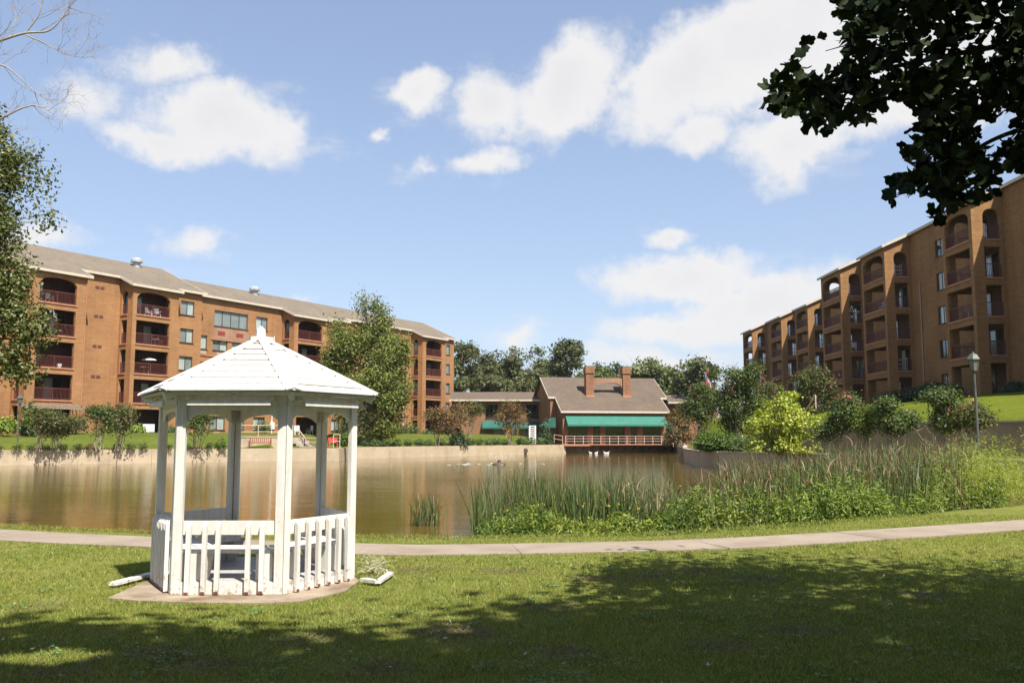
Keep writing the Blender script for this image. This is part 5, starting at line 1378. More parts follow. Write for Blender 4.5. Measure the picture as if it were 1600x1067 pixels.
for px, hw, top, bot, off, m, lab in MY:
    q = bank_base(px, off); q.x = (px - CX) / FPX * q.y * 1.0; myrtle(px, hw, top, bot, q, m, lab, n=int(6.5 * hw))
# clipped balls, cones, tufts along the wall
def ball(px, rpx, off, i, label=None, mat=L_BALL, sq=.9):
    q = bank_base(px, off); q.x = (px - CX) / FPX * q.y; k = q.y / FPX * rpx
    r = shrub('ball_shrub', label, 'shrub', [(q.x, q.y, q.z + k * .75, k * .8, k * .8, k * .75 * sq)], q, mat, 60, 9, k * .2, k * .30, 0, 'clipped ball shrubs along the pond wall', inner=.75)
    return r
BALLS = [571.6, 587, 602, 622, 638.6, 655, 670, 690, 736, 749, 763, 775, 788.6, 813, 823, 833, 844, 854]
BL = ['first clipped ball shrub right of the gazebo, darker than the next', 'second clipped ball shrub right of the gazebo', 'third clipped ball shrub right of the gazebo', 'fourth clipped ball shrub right of the gazebo, with a dry tuft beside it', 'fifth clipped ball shrub right of the gazebo', 'sixth clipped ball shrub right of the gazebo', 'seventh clipped ball shrub, left of the thin myrtle stems', 'clipped ball shrub between the myrtle stems and the dark cone',
      'clipped ball shrub just right of the dark cone', 'second clipped ball shrub right of the dark cone', 'third clipped ball shrub right of the dark cone, above the fountain', 'fourth ball shrub right of the dark cone', 'clipped ball shrub left of the rusty myrtle trunk', 'clipped ball shrub right of the rusty myrtle trunk', 'ball shrub second right of the rusty myrtle trunk', 'ball shrub below the white trellis', 'ball shrub left of the right hand cone shrub', 'last clipped ball shrub, below the right hand cone shrub']
for i, px in enumerate(BALLS): ball(px, 7.2 + (i % 3) * .4, 1.1, i, BL[i], L_CON if i == 0 else L_BALL)
TUFTS = [(3, 'small low shrub at the far left end of the wall'), (32, 'tiny shrub at the foot of the left lamp pole'), (53, 'small shrub just right of the left lamp pole'), (76, 'low shrub under the second myrtle'), (104, 'low shrub between two myrtle stems'), (126, 'wide low shrub left of the dark green myrtle'), (145, 'reddish low shrub beside the dark green myrtle'), (187, 'low shrub under the myrtle nearest the gazebo'), (209, 'rounded low shrub left of the gazebo post'), (228, 'low shrub half hidden by the left gazebo post'), (266, 'low shrub between the left gazebo posts'), (296, 'low shrub framed by the gazebo, left'), (330, 'low shrub framed by the gazebo, middle'), (349, 'rounded dark shrub left of the back gazebo post')]
for i, (px, lab) in enumerate(TUFTS):
    q = bank_base(px, .9); q.x = (px - CX) / FPX * q.y; k = q.y / FPX * (6.5 if i != 13 else 10)
    shrub('low_shrub', lab, 'shrub', [(q.x, q.y, q.z + k * .7, k * 1.0, k, k * .8)], q, [L_MYRT_G, L_HEDGE, L_BALL][i % 3] if i not in (6,) else L_MYRT_R, 34, 9, k * .3, k * .34, 3, 'low shrubs on the left bank', sr=.015)
def cone(px, hw, top, bot, off, label, q=None):
    if q is None: q = bank_base(px, off); q.x = (px - CX) / FPX * q.y
    k = q.y / FPX; bl = []
    for i in range(6):
        f = i / 5; bl.append(PB(px, bot - (bot - top) * (.14 + .76 * f), hw * (1.0 - .72 * f), (bot - top) * .16, q.y))
    return shrub('cone_shrub', label, 'shrub', bl, q, L_CON, 190, 10, .22, .22, 0, 'dark cone shaped evergreens', inner=.7)
cone(717, 14, 670, 697, 1.0, 'dark cone shaped evergreen on the wall among the rusty myrtles'); cone(851.5, 11, 656, 692, 1.5, 'dark cone evergreen left of the clubhouse')
q = at(1047, 690, 112); q.z = .75; cone(1047, 11, 664, 697, 0, 'dark rounded evergreen at the right corner of the clubhouse', q)
# planting at the foot of the left building
FOUND = [(8, 664, 16, 12, L_DAY, 'clump of strappy yellow green leaves at far left'), (44, 650, 12, 26, L_HEDGE, 'tall rounded bright green bush behind the lamp pole'), (45, 672, 13, 12, L_CON, 'dark green shrub below the tall rounded bush'), (104, 664, 30, 10, L_CON, 'dark hedge under the timber trellis'), (180, 671, 16, 5, L_DAY, 'low strappy plants at the foot of the blank wall'), (215, 671, 10, 6, L_DAY, 'low strappy plants by the white board'), (262, 672, 12, 7, L_BALL, 'low shrub by the second tower seen between gazebo posts'), (410, 668, 14, 9, L_BALL, 'round shrub behind the pale railing'), (605, 676, 14, 7, L_BALL, 'low shrub below the ground floor window'), (625, 671, 12, 9, L_MYRT, 'olive shrub by the downpipe'), (641, 671, 13, 10, L_BALL, 'grey green shrub at the last balcony tower'), (668, 677, 10, 6, L_BALL, 'small dark shrub in the last tower patio'), (748, 674, 14, 9, L_BALL, 'spreading shrub at the corner of the link wing'), (726, 662, 13, 18, L_MYRT, 'tall olive shrub beside the last tower')]
for px, py, rx, ry, m, lab in FOUND:
    s_ = FL.at_px(px, 1.2); q = FL.p(s_, 1.2); zq = 1.95
    shrub('foundation_shrub', lab, 'shrub', [PB(px, py, rx, ry, q.y), PB(px + rx * .4, py + ry * .3, rx * .6, ry * .6, q.y)], (q.x, q.y, zq), m, 60 + rx * 3, 9, .2, .24, 4, inner=.3)
q = at(536, 690, 82); q.z = .8; shrub('hedge', 'clipped green hedge beside the red chair, seen right of the gazebo', 'hedge', [PB(530, 687, 8, 11, 82), PB(541, 687, 9, 11, 82), PB(536, 688, 13, 10, 82)], q, L_HEDGE, 170, 10, .16, .16, 0, inner=.65)

# right bank
def rb_base(px, Y, z): q = at(px, 683, Y); q.z = z; return q
RB = [(1062, 24, 642, 690, 84, .85, L_MYRT_R, 0, 'rusty myrtle right of the clubhouse corner', 260, .2), (1098, 36, 592, 676, 76, .9, L_MYRT_G, 5, 'green crape myrtle with a few blooms beside the flag', 520, .2),
      (1152, 52, 566, 684, 66, 1.0, L_MYRT_G, 9, 'large crape myrtle with pink blooms on top', 1250, .19), (1204, 28, 602, 660, 70, 1.0, L_MYRT, 5, 'crape myrtle with pink tips behind the yellow bush', 320, .19),
      (1306, 36, 606, 686, 47, .8, L_MYRT_G, 13, 'pink flowering crape myrtle right of the yellow bush', 760, .13), (1388, 42, 618, 678, 44, .78, L_MYRT_G, 3, 'spreading crape myrtle in front of the retaining wall', 560, .13), (1352, 24, 636, 684, 45.5, .78, L_WEED, 2, 'small pale crape myrtle between two larger ones', 220, .12),
      (1470, 58, 616, 676, 40.5, .76, L_MYRT_G, 5, 'broad crape myrtle left of the lamp post', 820, .125), (1516, 26, 634, 674, 39, .76, L_MYRT, 2, 'olive crape myrtle around the lamp post', 300, .12)]
for px, hw, top, bot, Y, z, m, fl, lab, n, sz in RB:
    myrtle(px, hw, top, bot, rb_base(px, Y, z), m, lab, n=n, flowers=fl, size=sz * (80 / Y) ** .6, stems=14)
Y = 86; tree('dark_tree', 'dark small tree against the shaded right building', 'tree', [PB(1272, 590, 24, 22, Y), PB(1256, 600, 16, 20, Y), PB(1290, 612, 16, 22, Y), PB(1268, 626, 24, 16, Y)], rb_base(1272, Y, 3.5), at(1272, 585, Y), .16, L_MYRT, BARK, 330, 12, .35, .24, n_limb=14, gap=1.5)
Y = 51; shrub('yellow_bush', 'bright yellow green rounded bush in the middle of the right bank', 'shrub', [PB(1222, 652, 40, 34, Y), PB(1194, 670, 28, 28, Y), PB(1252, 663, 30, 36, Y), PB(1208, 692, 42, 20, Y), PB(1254, 690, 28, 22, Y), PB(1230, 626, 22, 15, Y), PB(1204, 640, 18, 18, Y), PB(1222, 690, 30, 22, Y)], rb_base(1222, Y, .75), L_YEL, 860, 13, .14, .155, 10, inner=.55, gap=.8, sr=.025, aspect=.8)
Y = 60; q = rb_base(1112, Y, .72)
shrub('hedge', 'dense block hedge with bright yellow green top right of the clubhouse', 'hedge', [PB(1100, 691, 16, 14, Y), PB(1122, 691, 18, 15, Y), PB(1112, 690, 24, 14, Y), PB(1136, 690, 12, 13, Y)], q, L_HEDGE, 520, 12, .14, .15, 0, inner=.7, up=.7)
Y = 58; shrub('hedge', 'loose olive green shrub between the block hedge and the yellow bush', 'hedge', [PB(1152, 694, 16, 12, Y), PB(1174, 694, 16, 13, Y), PB(1165, 700, 20, 10, Y)], rb_base(1165, Y, .72), L_BALL, 320, 12, .15, .15, 0, inner=.5)
for px, py, rx, ry, Y, m, lab in ((1462, 612, 30, 18, 74, L_CON, 'dark rounded shrub at the foot of the right building'), (1432, 618, 18, 10, 78, L_CON, 'lower dark shrub left of the rounded one at the right building'), (1588, 608, 16, 10, 62, L_CON, 'dark shrub by the nearest bay at the right edge'), (1400, 620, 22, 10, 82, L_CON, 'shrubs below the middle bay of the right building'), (1330, 634, 26, 12, 90, L_CON, 'dark shrubs below the left bay of the right building'), (1490, 612, 8, 8, 68, L_BALL, 'small light shrub beside the nearest bay')):
    shrub('foundation_shrub', lab, 'shrub', [PB(px, py, rx, ry, Y), PB(px - rx * .4, py + ry * .3, rx * .6, ry * .7, Y)], rb_base(px, Y, 4.4), m, 240, 10, .22, .22, 5)

# cattails, weeds
def inside(x, y, px0, px1): return px0 < CX + FPX * x / y < px1
def blades(name, pts, h, w, mat, bend=.35, parent=None, zb=-.35, seg=4):
    n = len(pts); P = np.array(pts); h = h.reshape(-1, 1); a = RNG.uniform(0, 2 * np.pi, n); d = np.stack([np.cos(a), np.sin(a), np.zeros(n)], 1); s = np.stack([-np.sin(a), np.cos(a), np.zeros(n)], 1)
    tw = RNG.uniform(0, np.pi, n); s = np.stack([np.cos(tw), np.sin(tw), np.zeros(n)], 1); b = np.abs(RNG.normal(0, bend, (n, 1))); V = []; lean = np.concatenate([RNG.normal(0, .11, (n, 2)), np.zeros((n, 1))], 1)
    for i in range(seg + 1):
        f = i / seg; c = P + lean * h * f + d * (b * h * f ** 2.2) * .7 + np.array([0, 0, 1.0]) * h * (f - .22 * np.minimum(1, b) * f ** 3); wd = w * (1 - f ** 2.5) + .0015
        V += [c - s * wd / 2, c + s * wd / 2]
    V = np.stack(V, 1).reshape(-1, 3); k = 2 * (seg + 1); F = []
    for i in range(seg): F.append(np.arange(n)[:, None] * k + np.array([2 * i, 2 * i + 1, 2 * i + 3, 2 * i + 2])[None])
    return link(name, np_mesh(name, V, np.concatenate(F), mat), parent)
def reed_zone(n, px0, px1, d0, d1, dens=None):
    out = []
    while len(out) < n:
        px = random.uniform(px0, px1); u = (px - CX) / FPX; Y = 16.0
        for _ in range(12): Y = shore_y(u * Y)                       # where this sight line meets the shore
        Y += random.uniform(d0, d1) ** 1.0; x = u * Y
        nz = math.sin(x * .9 + 1) + math.sin(Y * .8 + x * .4) + random.gauss(0, .7)
        if nz > -.9: out.append((x, Y, -.45))
    return out
P1 = reed_zone(2600, 742, 985, .9, 5.2); P1 = [p for p in P1 if random.random() < .35 + .5 * (CX + FPX * p[0] / p[1] - 742) / 200 + .25 * math.sin(p[0] * 5)]; h1 = np.array([.88 + .42 * random.random() + .2 * math.sin(p[0] * 2.3 + p[1]) for p in P1])
blades('cattails', P1, h1 + .15, .022, L_REED, .16).__setitem__('kind', 'stuff')
colx = lambda p: CX + FPX * p[0] / p[1]
P2 = [p for p in reed_zone(5600, 955, 1500, .9, 10.0) if p[1] - shore_y(p[0]) < (4.5 if colx(p) < 1130 else 9)]; h2 = np.array([(.92 if colx(p) < 1290 and p[1] - shore_y(p[0]) > 3 else 1.18 if colx(p) < 1210 else 1.30) + .045 * max(0, p[1] - 18) + .40 * random.random() + .18 * math.sin(p[0] * 1.7 + p[1]) for p in P2])
blades('cattails', P2, h2, .024, L_REED, .34).__setitem__('kind', 'stuff')
P3 = reed_zone(3000, 950, 1510, 1.5, 10.8); P3 = [p for p in P3 if colx(p) > 1130 or p[1] - shore_y(p[0]) < 4]
h3 = np.array([(.92 if colx(p) < 1290 else 1.28) + .05 * max(0, p[1] - 18) + .4 * random.random() for p in P3])
blades('dry_cattails', P3[::3], h3[::3], .022, L_REEDD, .6).__setitem__('kind', 'stuff')
PT = [(p[0] + random.gauss(0, .1), p[1] + random.gauss(0, .1), -.45 + h * random.uniform(.5, .85)) for p, h in zip(P2 + P3, np.concatenate([h2, h3])) if random.random() < .26]
blades('dry_cattail_tips', PT, np.array([random.uniform(.16, .42) for _ in PT]), .015, L_TIPS, 1.0).__setitem__('kind', 'stuff')
for o_ in list(scene.objects):
    if o_.name.startswith(('cattails', 'dry_cattail')): tag(o_, {'cattails': 'short blue green cattail leaves at the left of the reed bed', 'cattails.001': 'tall green cattail leaves along the right shore', 'dry_cattails': 'dry bent brown cattail leaves among the green ones', 'dry_cattail_tips': 'broken straw coloured leaf tips hanging over the reed bed'}[o_.name], 'cattails')
mb = MB()
for (zone, m_, hh) in ((P1, 26, h1), (P2, 110, h2)):
    for _ in range(m_):
        i = random.randrange(len(zone)); p = zone[i]; h = hh[i] * random.uniform(.85, 1.0); lx, ly = random.gauss(0, .06), random.gauss(0, .06)
        top = Vector((p[0] + lx * h, p[1] + ly * h, p[2] + h)); b_ = Vector(p)
        mb.tube([b_, b_.lerp(top, .8)], .005, 4, False); mb.tube([b_.lerp(top, .78), b_.lerp(top, .79), b_.lerp(top, .92), b_.lerp(top, .93)], [.006, .017, .017, .006], 6); mb.tube([b_.lerp(top, .93), top], .003, 4, False)
tag(mb.build('cattail_heads', CATTAIL, smooth=True, uv=False), 'brown cattail seed heads standing above the reed bed', 'cattails', kind='stuff')
# small isolated clump
pc_ = on_z(662, 826, -.4); r = empty('reed_clump', (pc_.x, pc_.y + .3, -.4), label='small isolated clump of cattails in the water right of the gazebo', cat='cattails')
pts = [(random.gauss(0, .19), random.gauss(0, .16), 0) for _ in range(120)]; blades('leaves', pts, np.array([.62 + .30 * random.random() for _ in pts]), .018, L_REED, .28, r)
pts = pts[:18]; blades('dry_leaves', pts, np.array([.55 + .3 * random.random() for _ in pts]), .018, L_REEDD, .6, r)
# leafy weeds along the shore
def weeds(name, label, px0, px1, n, d0, d1, h0, h1, mat, size, per=16, kind='stuff', aspect=.38):
    base = reed_zone(n, px0, px1, d0, d1); c = []; dd = []
    for x, y, z in base:
        h = random.uniform(h0, h1) * (.75 + .35 * math.sin(x * 1.3 + 2) * math.sin(x * .5) + .1 * math.sin(x * 4))
        lean = (random.gauss(0, .12), random.gauss(0, .12))
        for k in range(per):
            f = random.uniform(.05, 1) ** .8; a = k * 2.4 + random.random(); r_ = .10 * (1.15 - f) + .03
            c.append((x + lean[0] * h * f + r_ * math.cos(a), y + lean[1] * h * f + r_ * math.sin(a), -.3 + h * f)); dd.append((math.cos(a) * .7, math.sin(a) * .7, .75))
    c, dd = np.array(c), unit(np.array(dd) + RNG.normal(size=(len(dd), 3)) * .35); V, F = leaf_quads(c, dd, size, aspect, .4, .0)
    return tag(link(name, np_mesh(name, V, F, mat)), label, 'weeds', kind=kind)
weeds('shore_weeds', 'leafy yellow green weeds at the left front of the reed bed', 752, 960, 620, .15, 1.6, .45, .9, L_WEED, .062, 26)
weeds('shore_weeds', 'tall bright green leafy weeds in front of the cattails', 950, 1560, 2000, .15, 2.6, .6, 1.15, L_WEED, .075, 26)
weeds('feathery_weeds', 'soft feathery yellow green weeds in front of the lower wall', 1450, 1605, 760, .6, 7.5, 1.15, 2.15, L_GOLD, .085, 44, aspect=.16)
weeds('feathery_weeds', 'feathery light green tufts among the shore weeds', 850, 1040, 190, .1, 1.3, .4, .75, L_GOLD, .10, 34, aspect=.14)
weeds('feathery_weeds', 'thin grassy weeds scattered before the cattails', 1180, 1480, 420, .3, 4.0, .9, 1.5, L_DAY, .15, 22, aspect=.12)
pts = reed_zone(900, 735, 1600, .0, .6); blades('shore_grass', pts, np.array([.32 + .3 * random.random() for _ in pts]), .012, L_DAY, .6).__setitem__('kind', 'stuff'); tag(bpy.data.objects['shore_grass'], 'fringe of arching grass along the shore', 'grass')
# yellow flowers dotted in the weeds
n = 60; b_ = np.array(reed_zone(n, 755, 1130, .1, 1.4)); b_[:, 2] = RNG.uniform(.05, .5, n); cc = np.repeat(b_, 5, 0); V, F = leaf_quads(cc + RNG.normal(size=cc.shape) * .012, unit(RNG.normal(size=cc.shape) + np.array([0, -.5, .8])), .024, .8)
tag(link('yellow_flowers', np_mesh('yellow_flowers', V, F, BLOOM_Y)), 'tiny yellow flowers dotted through the left shore weeds', 'flowers', kind='stuff')

# ------------------------------------------------------------------ turf blades
def turf(n, x_f, y0, y1, hmin, hmax, w):
    y = RNG.uniform(0, 1, n) ** 1.25 * (y1 - y0) + y0; x = RNG.uniform(-1, 1, n) * (y * .66 + 1.2)
    return x, y
def turf_mesh(name, x, y, z, h, w, label):
    n = len(x); a = RNG.uniform(0, 2 * np.pi, n); ln = RNG.normal(0, .55, n); ln2 = RNG.normal(0, .55, n); s = np.stack([np.cos(a), np.sin(a), np.zeros(n)], 1) * w[:, None] / 2
    b = np.stack([x, y, z], 1); t = b + np.stack([ln * h, ln2 * h, h], 1); V = np.stack([b - s, b + s, t], 1).reshape(-1, 3)
    return tag(link(name, np_mesh(name, V, np.arange(n * 3).reshape(-1, 3), BLADE)), label, 'grass', kind='stuff')
n = 390000; x, y = turf(n, 0, 5.6, 20, 0, 0, 0)
gx, gy = np.array([p.x for p in PATH_C]), np.array([p.y for p in PATH_C]); yp = np.interp(x, gx, gy); slope = np.interp(x, gx[:-1], np.diff(gy) / np.diff(gx)); dist = np.abs(y - yp) / np.sqrt(1 + slope ** 2)
sx, sy = np.array([p.x for p in SHORE]), np.array([p.y for p in SHORE]); ys = np.interp(x, sx, sy)
keep = (dist > .60) & (y < ys - .25)
sl_ = [(p[0], p[1]) for p in sl]
def in_poly(x, y, poly):
    r = np.zeros(len(x), bool); j = len(poly) - 1
    for i in range(len(poly)):
        (xi, yi), (xj, yj) = poly[i], poly[j]; r ^= ((yi > y) != (yj > y)) & (x < (xj - xi) * (y - yi) / (yj - yi + 1e-12) + xi); j = i
    return r
keep &= ~in_poly(x, y, sl_) & (np.hypot(x - GC.x, y - GC.y) > 1.18)
pat = np.sin(x * 1.3 + np.sin(y * .9)) + np.sin(y * 1.7 + x * .6) + .8 * np.sin(x * 3.1 - y * 2.3); keep &= (pat + RNG.normal(0, 1.0, n)) > -2.2
for q_ in ((792, 893), (935, 905), (1085, 892), (690, 985), (735, 992), (600, 1048), (330, 1040), (250, 1020), (1010, 900), (860, 950), (1180, 905), (1450, 930), (90, 1050), (480, 1000), (880, 1020), (1250, 985), (640, 892), (1130, 1010)):
    w_ = on_z(*q_, 0); keep &= ~((((x - w_.x) / .26) ** 2 + ((y - w_.y) / .2) ** 2) < RNG.uniform(0, 2.2, n))
x, y = x[keep], y[keep]; hgt = RNG.uniform(.018, .048, len(x)) * (1 + .25 * np.sin(x * 2.2) * np.sin(y * 1.7)); z = np.zeros(len(x)) - .004
turf_mesh('grass', x, y, z, hgt, RNG.uniform(.004, .009, len(x)) * (.7 + y / 14), 'short mown grass on the near lawn')
# worn patches with dry thatch, clumps of clover
WORN = [on_z(*q, 0) for q in ((792, 893), (935, 905), (1085, 892), (690, 985), (735, 992), (600, 1048), (330, 1040), (250, 1020), (1010, 900), (860, 950), (1180, 905), (1450, 930), (90, 1050), (480, 1000), (880, 1020), (1250, 985), (640, 892), (1130, 1010))]
tx, ty = [], []
for q in WORN:
    k = 500; tx += list(RNG.normal(q.x, .22, k)); ty += list(RNG.normal(q.y, .17, k))
tx, ty = np.array(tx), np.array(ty); n = len(tx); a = RNG.uniform(0, 6.28, n); h = RNG.uniform(.012, .03, n); s_ = np.stack([np.cos(a), np.sin(a), np.zeros(n)], 1) * .004; b = np.stack([tx, ty, np.full(n, .006)], 1); tip = b + np.stack([RNG.normal(0, 1.6, n) * h, RNG.normal(0, 1.6, n) * h, h * 1.1], 1)
tag(link('thatch', np_mesh('thatch', np.stack([b - s_, b + s_, tip], 1).reshape(-1, 3), np.arange(n * 3).reshape(-1, 3), THATCH)), 'worn brown thatch patches in the near lawn', 'grass', kind='stuff')
cx_, cy_ = turf(230, 0, 5.8, 13.3, 0, 0, 0); cc = np.repeat(np.stack([cx_, cy_, np.full(230, .036)], 1), 26, 0); cc[:, :2] += RNG.normal(0, .085, (len(cc), 2)) * np.repeat(RNG.uniform(.5, 1.5, (230, 1)), 26, 0)
yp = np.interp(cc[:, 0], gx, gy); cc = cc[(cc[:, 1] < yp - .75) & (np.hypot(cc[:, 0] - GC.x, cc[:, 1] - GC.y) > 1.9)]
V, F = leaf_quads(cc, unit(np.array([0, 0, 1.0]) + RNG.normal(size=cc.shape) * .3), .030, .8, .4); tag(link('clover', np_mesh('clover', V, F, CLOVER)), 'clumps of clover and small weeds in the near lawn', 'weeds', kind='stuff')
# fallen leaves and clippings
n = 220; lx, ly = turf(n, 0, 6, 14.5, 0, 0, 0); yp = np.interp(lx, gx, gy); k = (np.abs(ly - yp) > .7) & (ly < yp + 1.5); c = np.stack([lx[k], ly[k], np.full(k.sum(), .035)], 1)
V, F = leaf_quads(c, unit(np.array([0, 0, 1.0]) + RNG.normal(size=c.shape) * .35), .045, .4, .5); tag(link('fallen_leaves', np_mesh('fallen_leaves', V, F, LITTER)), 'pale fallen leaves scattered over the near lawn', 'leaves', kind='stuff')

# ------------------------------------------------------------------ silvery tree at the left edge, with dead branches above
Y = 20; bs = Vector((-14.2, 19.5, 0)); sd = empty('silvery_tree', tuple(bs), label='silvery leaved tree at the left edge with bare dead branches above', cat='tree')
bl = [PB(-40, 270, 60, 110, Y), PB(12, 262, 34, 50, Y), PB(-30, 430, 70, 110, Y), PB(18, 440, 30, 44, Y), PB(30, 505, 38, 40, Y), PB(20, 560, 32, 36, Y), PB(58, 515, 26, 30, Y), PB(-60, 520, 70, 80, Y), PB(0, 345, 36, 40, Y), PB(-120, 380, 110, 190, Y, 90), PB(40, 585, 14, 22, Y), PB(-10, 200, 14, 44, Y)]
bl = [(b[0] - bs.x, b[1] - bs.y, b[2], *b[3:]) for b in bl]
trunk_and_limbs('trunk', (0, 0, -.2), (.5, .3, 9.0), .24, bl, BARK, sd, 26, .25)
foliage('crown', bl, 3600, 13, .16, .092, L_SIDE, sd, .15, .6, .3, gap=.6)
tw = [PB(62, 285, 30, 38, Y), PB(66, 345, 26, 24, Y), PB(50, 250, 18, 26, Y)]; tw = [(b[0] - bs.x, b[1] - bs.y, b[2], *b[3:]) for b in tw]
foliage('outer_leaves', tw, 100, 6, .12, .095, L_SIDE, sd, .2, .55, .3, gap=.5)
mb = MB()
for b in tw:
    for _ in range(5):
        a = Vector((1.6, .3, b[2] - .5)); e = Vector((b[0] + random.gauss(-.3, .3) * b[3], b[1], b[2] + random.gauss(0, .5) * b[5])); mb.tube(limb_points(a, e, .06, .12, 6), [.016 * (1 - .8 * q / 6) for q in range(7)], 4, False)
mb.build('twig', BARK_D, sd, smooth=True, uv=False)
def dead_branch(pts, r, seed):
    rnd = random.Random(seed); P = [at(x, y, Y) - bs for x, y in pts]; mb = MB(); P = [Vector(p) for p in smooth3(P, 14)]
    mb.tube(P, [r * (1 - .85 * i / (len(P) - 1)) for i in range(len(P))], 6, False)
    def sprout(P, r, n, dep):
        for _ in range(n):
            i = rnd.randint(3, len(P) - 2); d = (P[i + 1] - P[i - 1]).normalized(); u = Vector((rnd.gauss(0, 1), rnd.gauss(0, .6), rnd.gauss(.25, 1))).normalized()
            d2 = (d * .9 + u * .9).normalized(); L_ = rnd.uniform(.35, .95) * (.6 ** dep); Q = [P[i]]
            for q in range(5): d2 = (d2 + Vector((rnd.gauss(0, .14), rnd.gauss(0, .1), rnd.gauss(.03, .14)))).normalized(); Q.append(Q[-1] + d2 * L_ / 5)
            rr = r * .45 * (1 - .5 * i / len(P)); mb.tube(Q, [max(.0022, rr * (1 - .8 * k / 5)) for k in range(6)], 4, False)
            if dep < 2: sprout(Q, rr, 3, dep + 1)
    sprout(P, r, 9, 0); mb.build('dead_branch', BARK_D, sd, smooth=True, uv=False)
def smooth3(P, n):
    P = [P[0] * 2 - P[1]] + P + [P[-1] * 2 - P[-2]]; out = []
    for i in range(1, len(P) - 2):
        for k in range(6):
            t = k / 6; a, b, c, d = P[i - 1:i + 3]; out.append(.5 * ((2 * b) + (c - a) * t + (2 * a - 5 * b + 4 * c - d) * t * t + (3 * b - a - 3 * c + d) * t ** 3))
    return out + [P[-2]]
dead_branch([(-120, 110), (-40, 78), (0, 64), (40, 52), (75, 49), (96, 30), (108, 8)], .045, 1); dead_branch([(-90, 240), (-30, 205), (5, 184), (38, 168), (60, 166), (84, 178)], .035, 2)
dead_branch([(-80, 60), (-20, 96), (10, 105), (40, 130), (60, 148), (82, 160)], .026, 5); dead_branch([(40, 52), (62, 20), (66, -20), (50, -50)], .02, 7); dead_branch([(40, 55), (70, 68), (100, 84), (134, 92)], .016, 9)

# ------------------------------------------------------------------ tulip tree beside the camera: overhanging branch, canopy that shades the lawn
tb = Vector((11.5, 6.5, 0)); tt = empty('tulip_tree', tuple(tb), label='dark lobed leaf branch hanging in at the upper right from a big tree', cat='tree')
def lobed_leaf(size=.15):
    """four-pointed tulip tree leaf, slightly folded"""
    o_ = [(0, 0), (.16, -.04), (.50, .10), (.40, .34), (.46, .62), (.20, .80), (0, .70), (-.20, .80), (-.46, .62), (-.40, .34), (-.50, .10), (-.16, -.04)]
    V = [(x * size, y * size, abs(x) * size * .32 - (y * size) ** 2 * .8) for x, y in o_]; V.append((0, .38 * size, 0)); c = 12
    return V, [(c, i, (i + 1) % 12) for i in range(12)]
lv, lf = lobed_leaf(.118); LEAFS = []
for q in range(4):
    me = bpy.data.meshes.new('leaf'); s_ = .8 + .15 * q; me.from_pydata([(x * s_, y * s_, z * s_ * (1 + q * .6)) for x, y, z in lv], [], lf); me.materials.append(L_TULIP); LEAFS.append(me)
poly = [(1640, -30), (1330, -30), (1300, 10), (1330, 45), (1262, 58), (1240, 90), (1192, 140), (1200, 160), (1228, 175), (1250, 180), (1282, 212), (1300, 192), (1330, 186), (1352, 196), (1370, 165), (1400, 140), (1408, 150), (1418, 190), (1412, 225), (1424, 255), (1382, 278), (1402, 322), (1445, 310), (1470, 345), (1502, 322), (1552, 300), (1560, 250), (1600, 262), (1640, 250)]
px_, py_ = [], []
while len(px_) < 2500:
    X_ = RNG.uniform(1185, 1640, 4000); Y_ = RNG.uniform(-30, 350, 4000); m_ = in_poly(X_, Y_, poly)
    hole = (np.sin(X_ * .047 + 1) + np.sin(Y_ * .055) + np.sin((X_ + Y_) * .031) + RNG.normal(0, .45, 4000)) < -1.25
    m_ &= ~hole; px_ += list(X_[m_]); py_ += list(Y_[m_])
cnt = 0; SV, SF = [], []
from mathutils import Matrix
for i in range(2500):
    Yd = 8.3 + random.gauss(0, .55); c = at(px_[i], py_[i], Yd) - tb
    nrm = Vector((random.gauss(0, .7), random.gauss(-.25, .7), random.gauss(.75, .5))).normalized(); yv = Vector((random.gauss(-.1, .6), random.gauss(0, .6), random.gauss(-.75, .4))); yv = (yv - nrm * yv.dot(nrm)).normalized(); xv = yv.cross(nrm)
    M_ = Matrix((xv, yv, nrm)).transposed()
    if i < 290:
        o_ = link('leaf', LEAFS[i % 4], tt, tuple(c)); o_.rotation_euler = M_.to_euler()
    else:
        s_ = .78 + .5 * random.random(); k = len(SV); SV += [tuple(c + M_ @ (Vector(v) * s_)) for v in lv]; SF += [(a + k, b + k, d + k) for a, b, d in lf]
for i in range(2900):                                     # the rest of the bough, back to the trunk
    if i % 4: px, py = random.uniform(1610, 2150), random.uniform(-150, 250) + random.gauss(0, 25)
    else: px, py = random.uniform(1340, 1640), random.uniform(-110, -15)
    Yd = 8.2 + random.gauss(0, .8) - max(0, px - 1700) * .0012; c = at(px, py, Yd) - tb
    nrm = Vector((random.gauss(0, .7), random.gauss(-.25, .7), random.gauss(.75, .5))).normalized(); yv = Vector((random.gauss(-.1, .6), random.gauss(0, .6), random.gauss(-.75, .4))); yv = (yv - nrm * yv.dot(nrm)).normalized(); M_ = Matrix((yv.cross(nrm), yv, nrm)).transposed()
    s_ = .85 + .5 * random.random(); k = len(SV); SV += [tuple(c + M_ @ (Vector(v) * s_)) for v in lv]; SF += [(a + k, b + k, d + k) for a, b, d in lf]
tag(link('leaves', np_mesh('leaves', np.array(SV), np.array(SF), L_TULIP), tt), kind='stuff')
mb = MB()
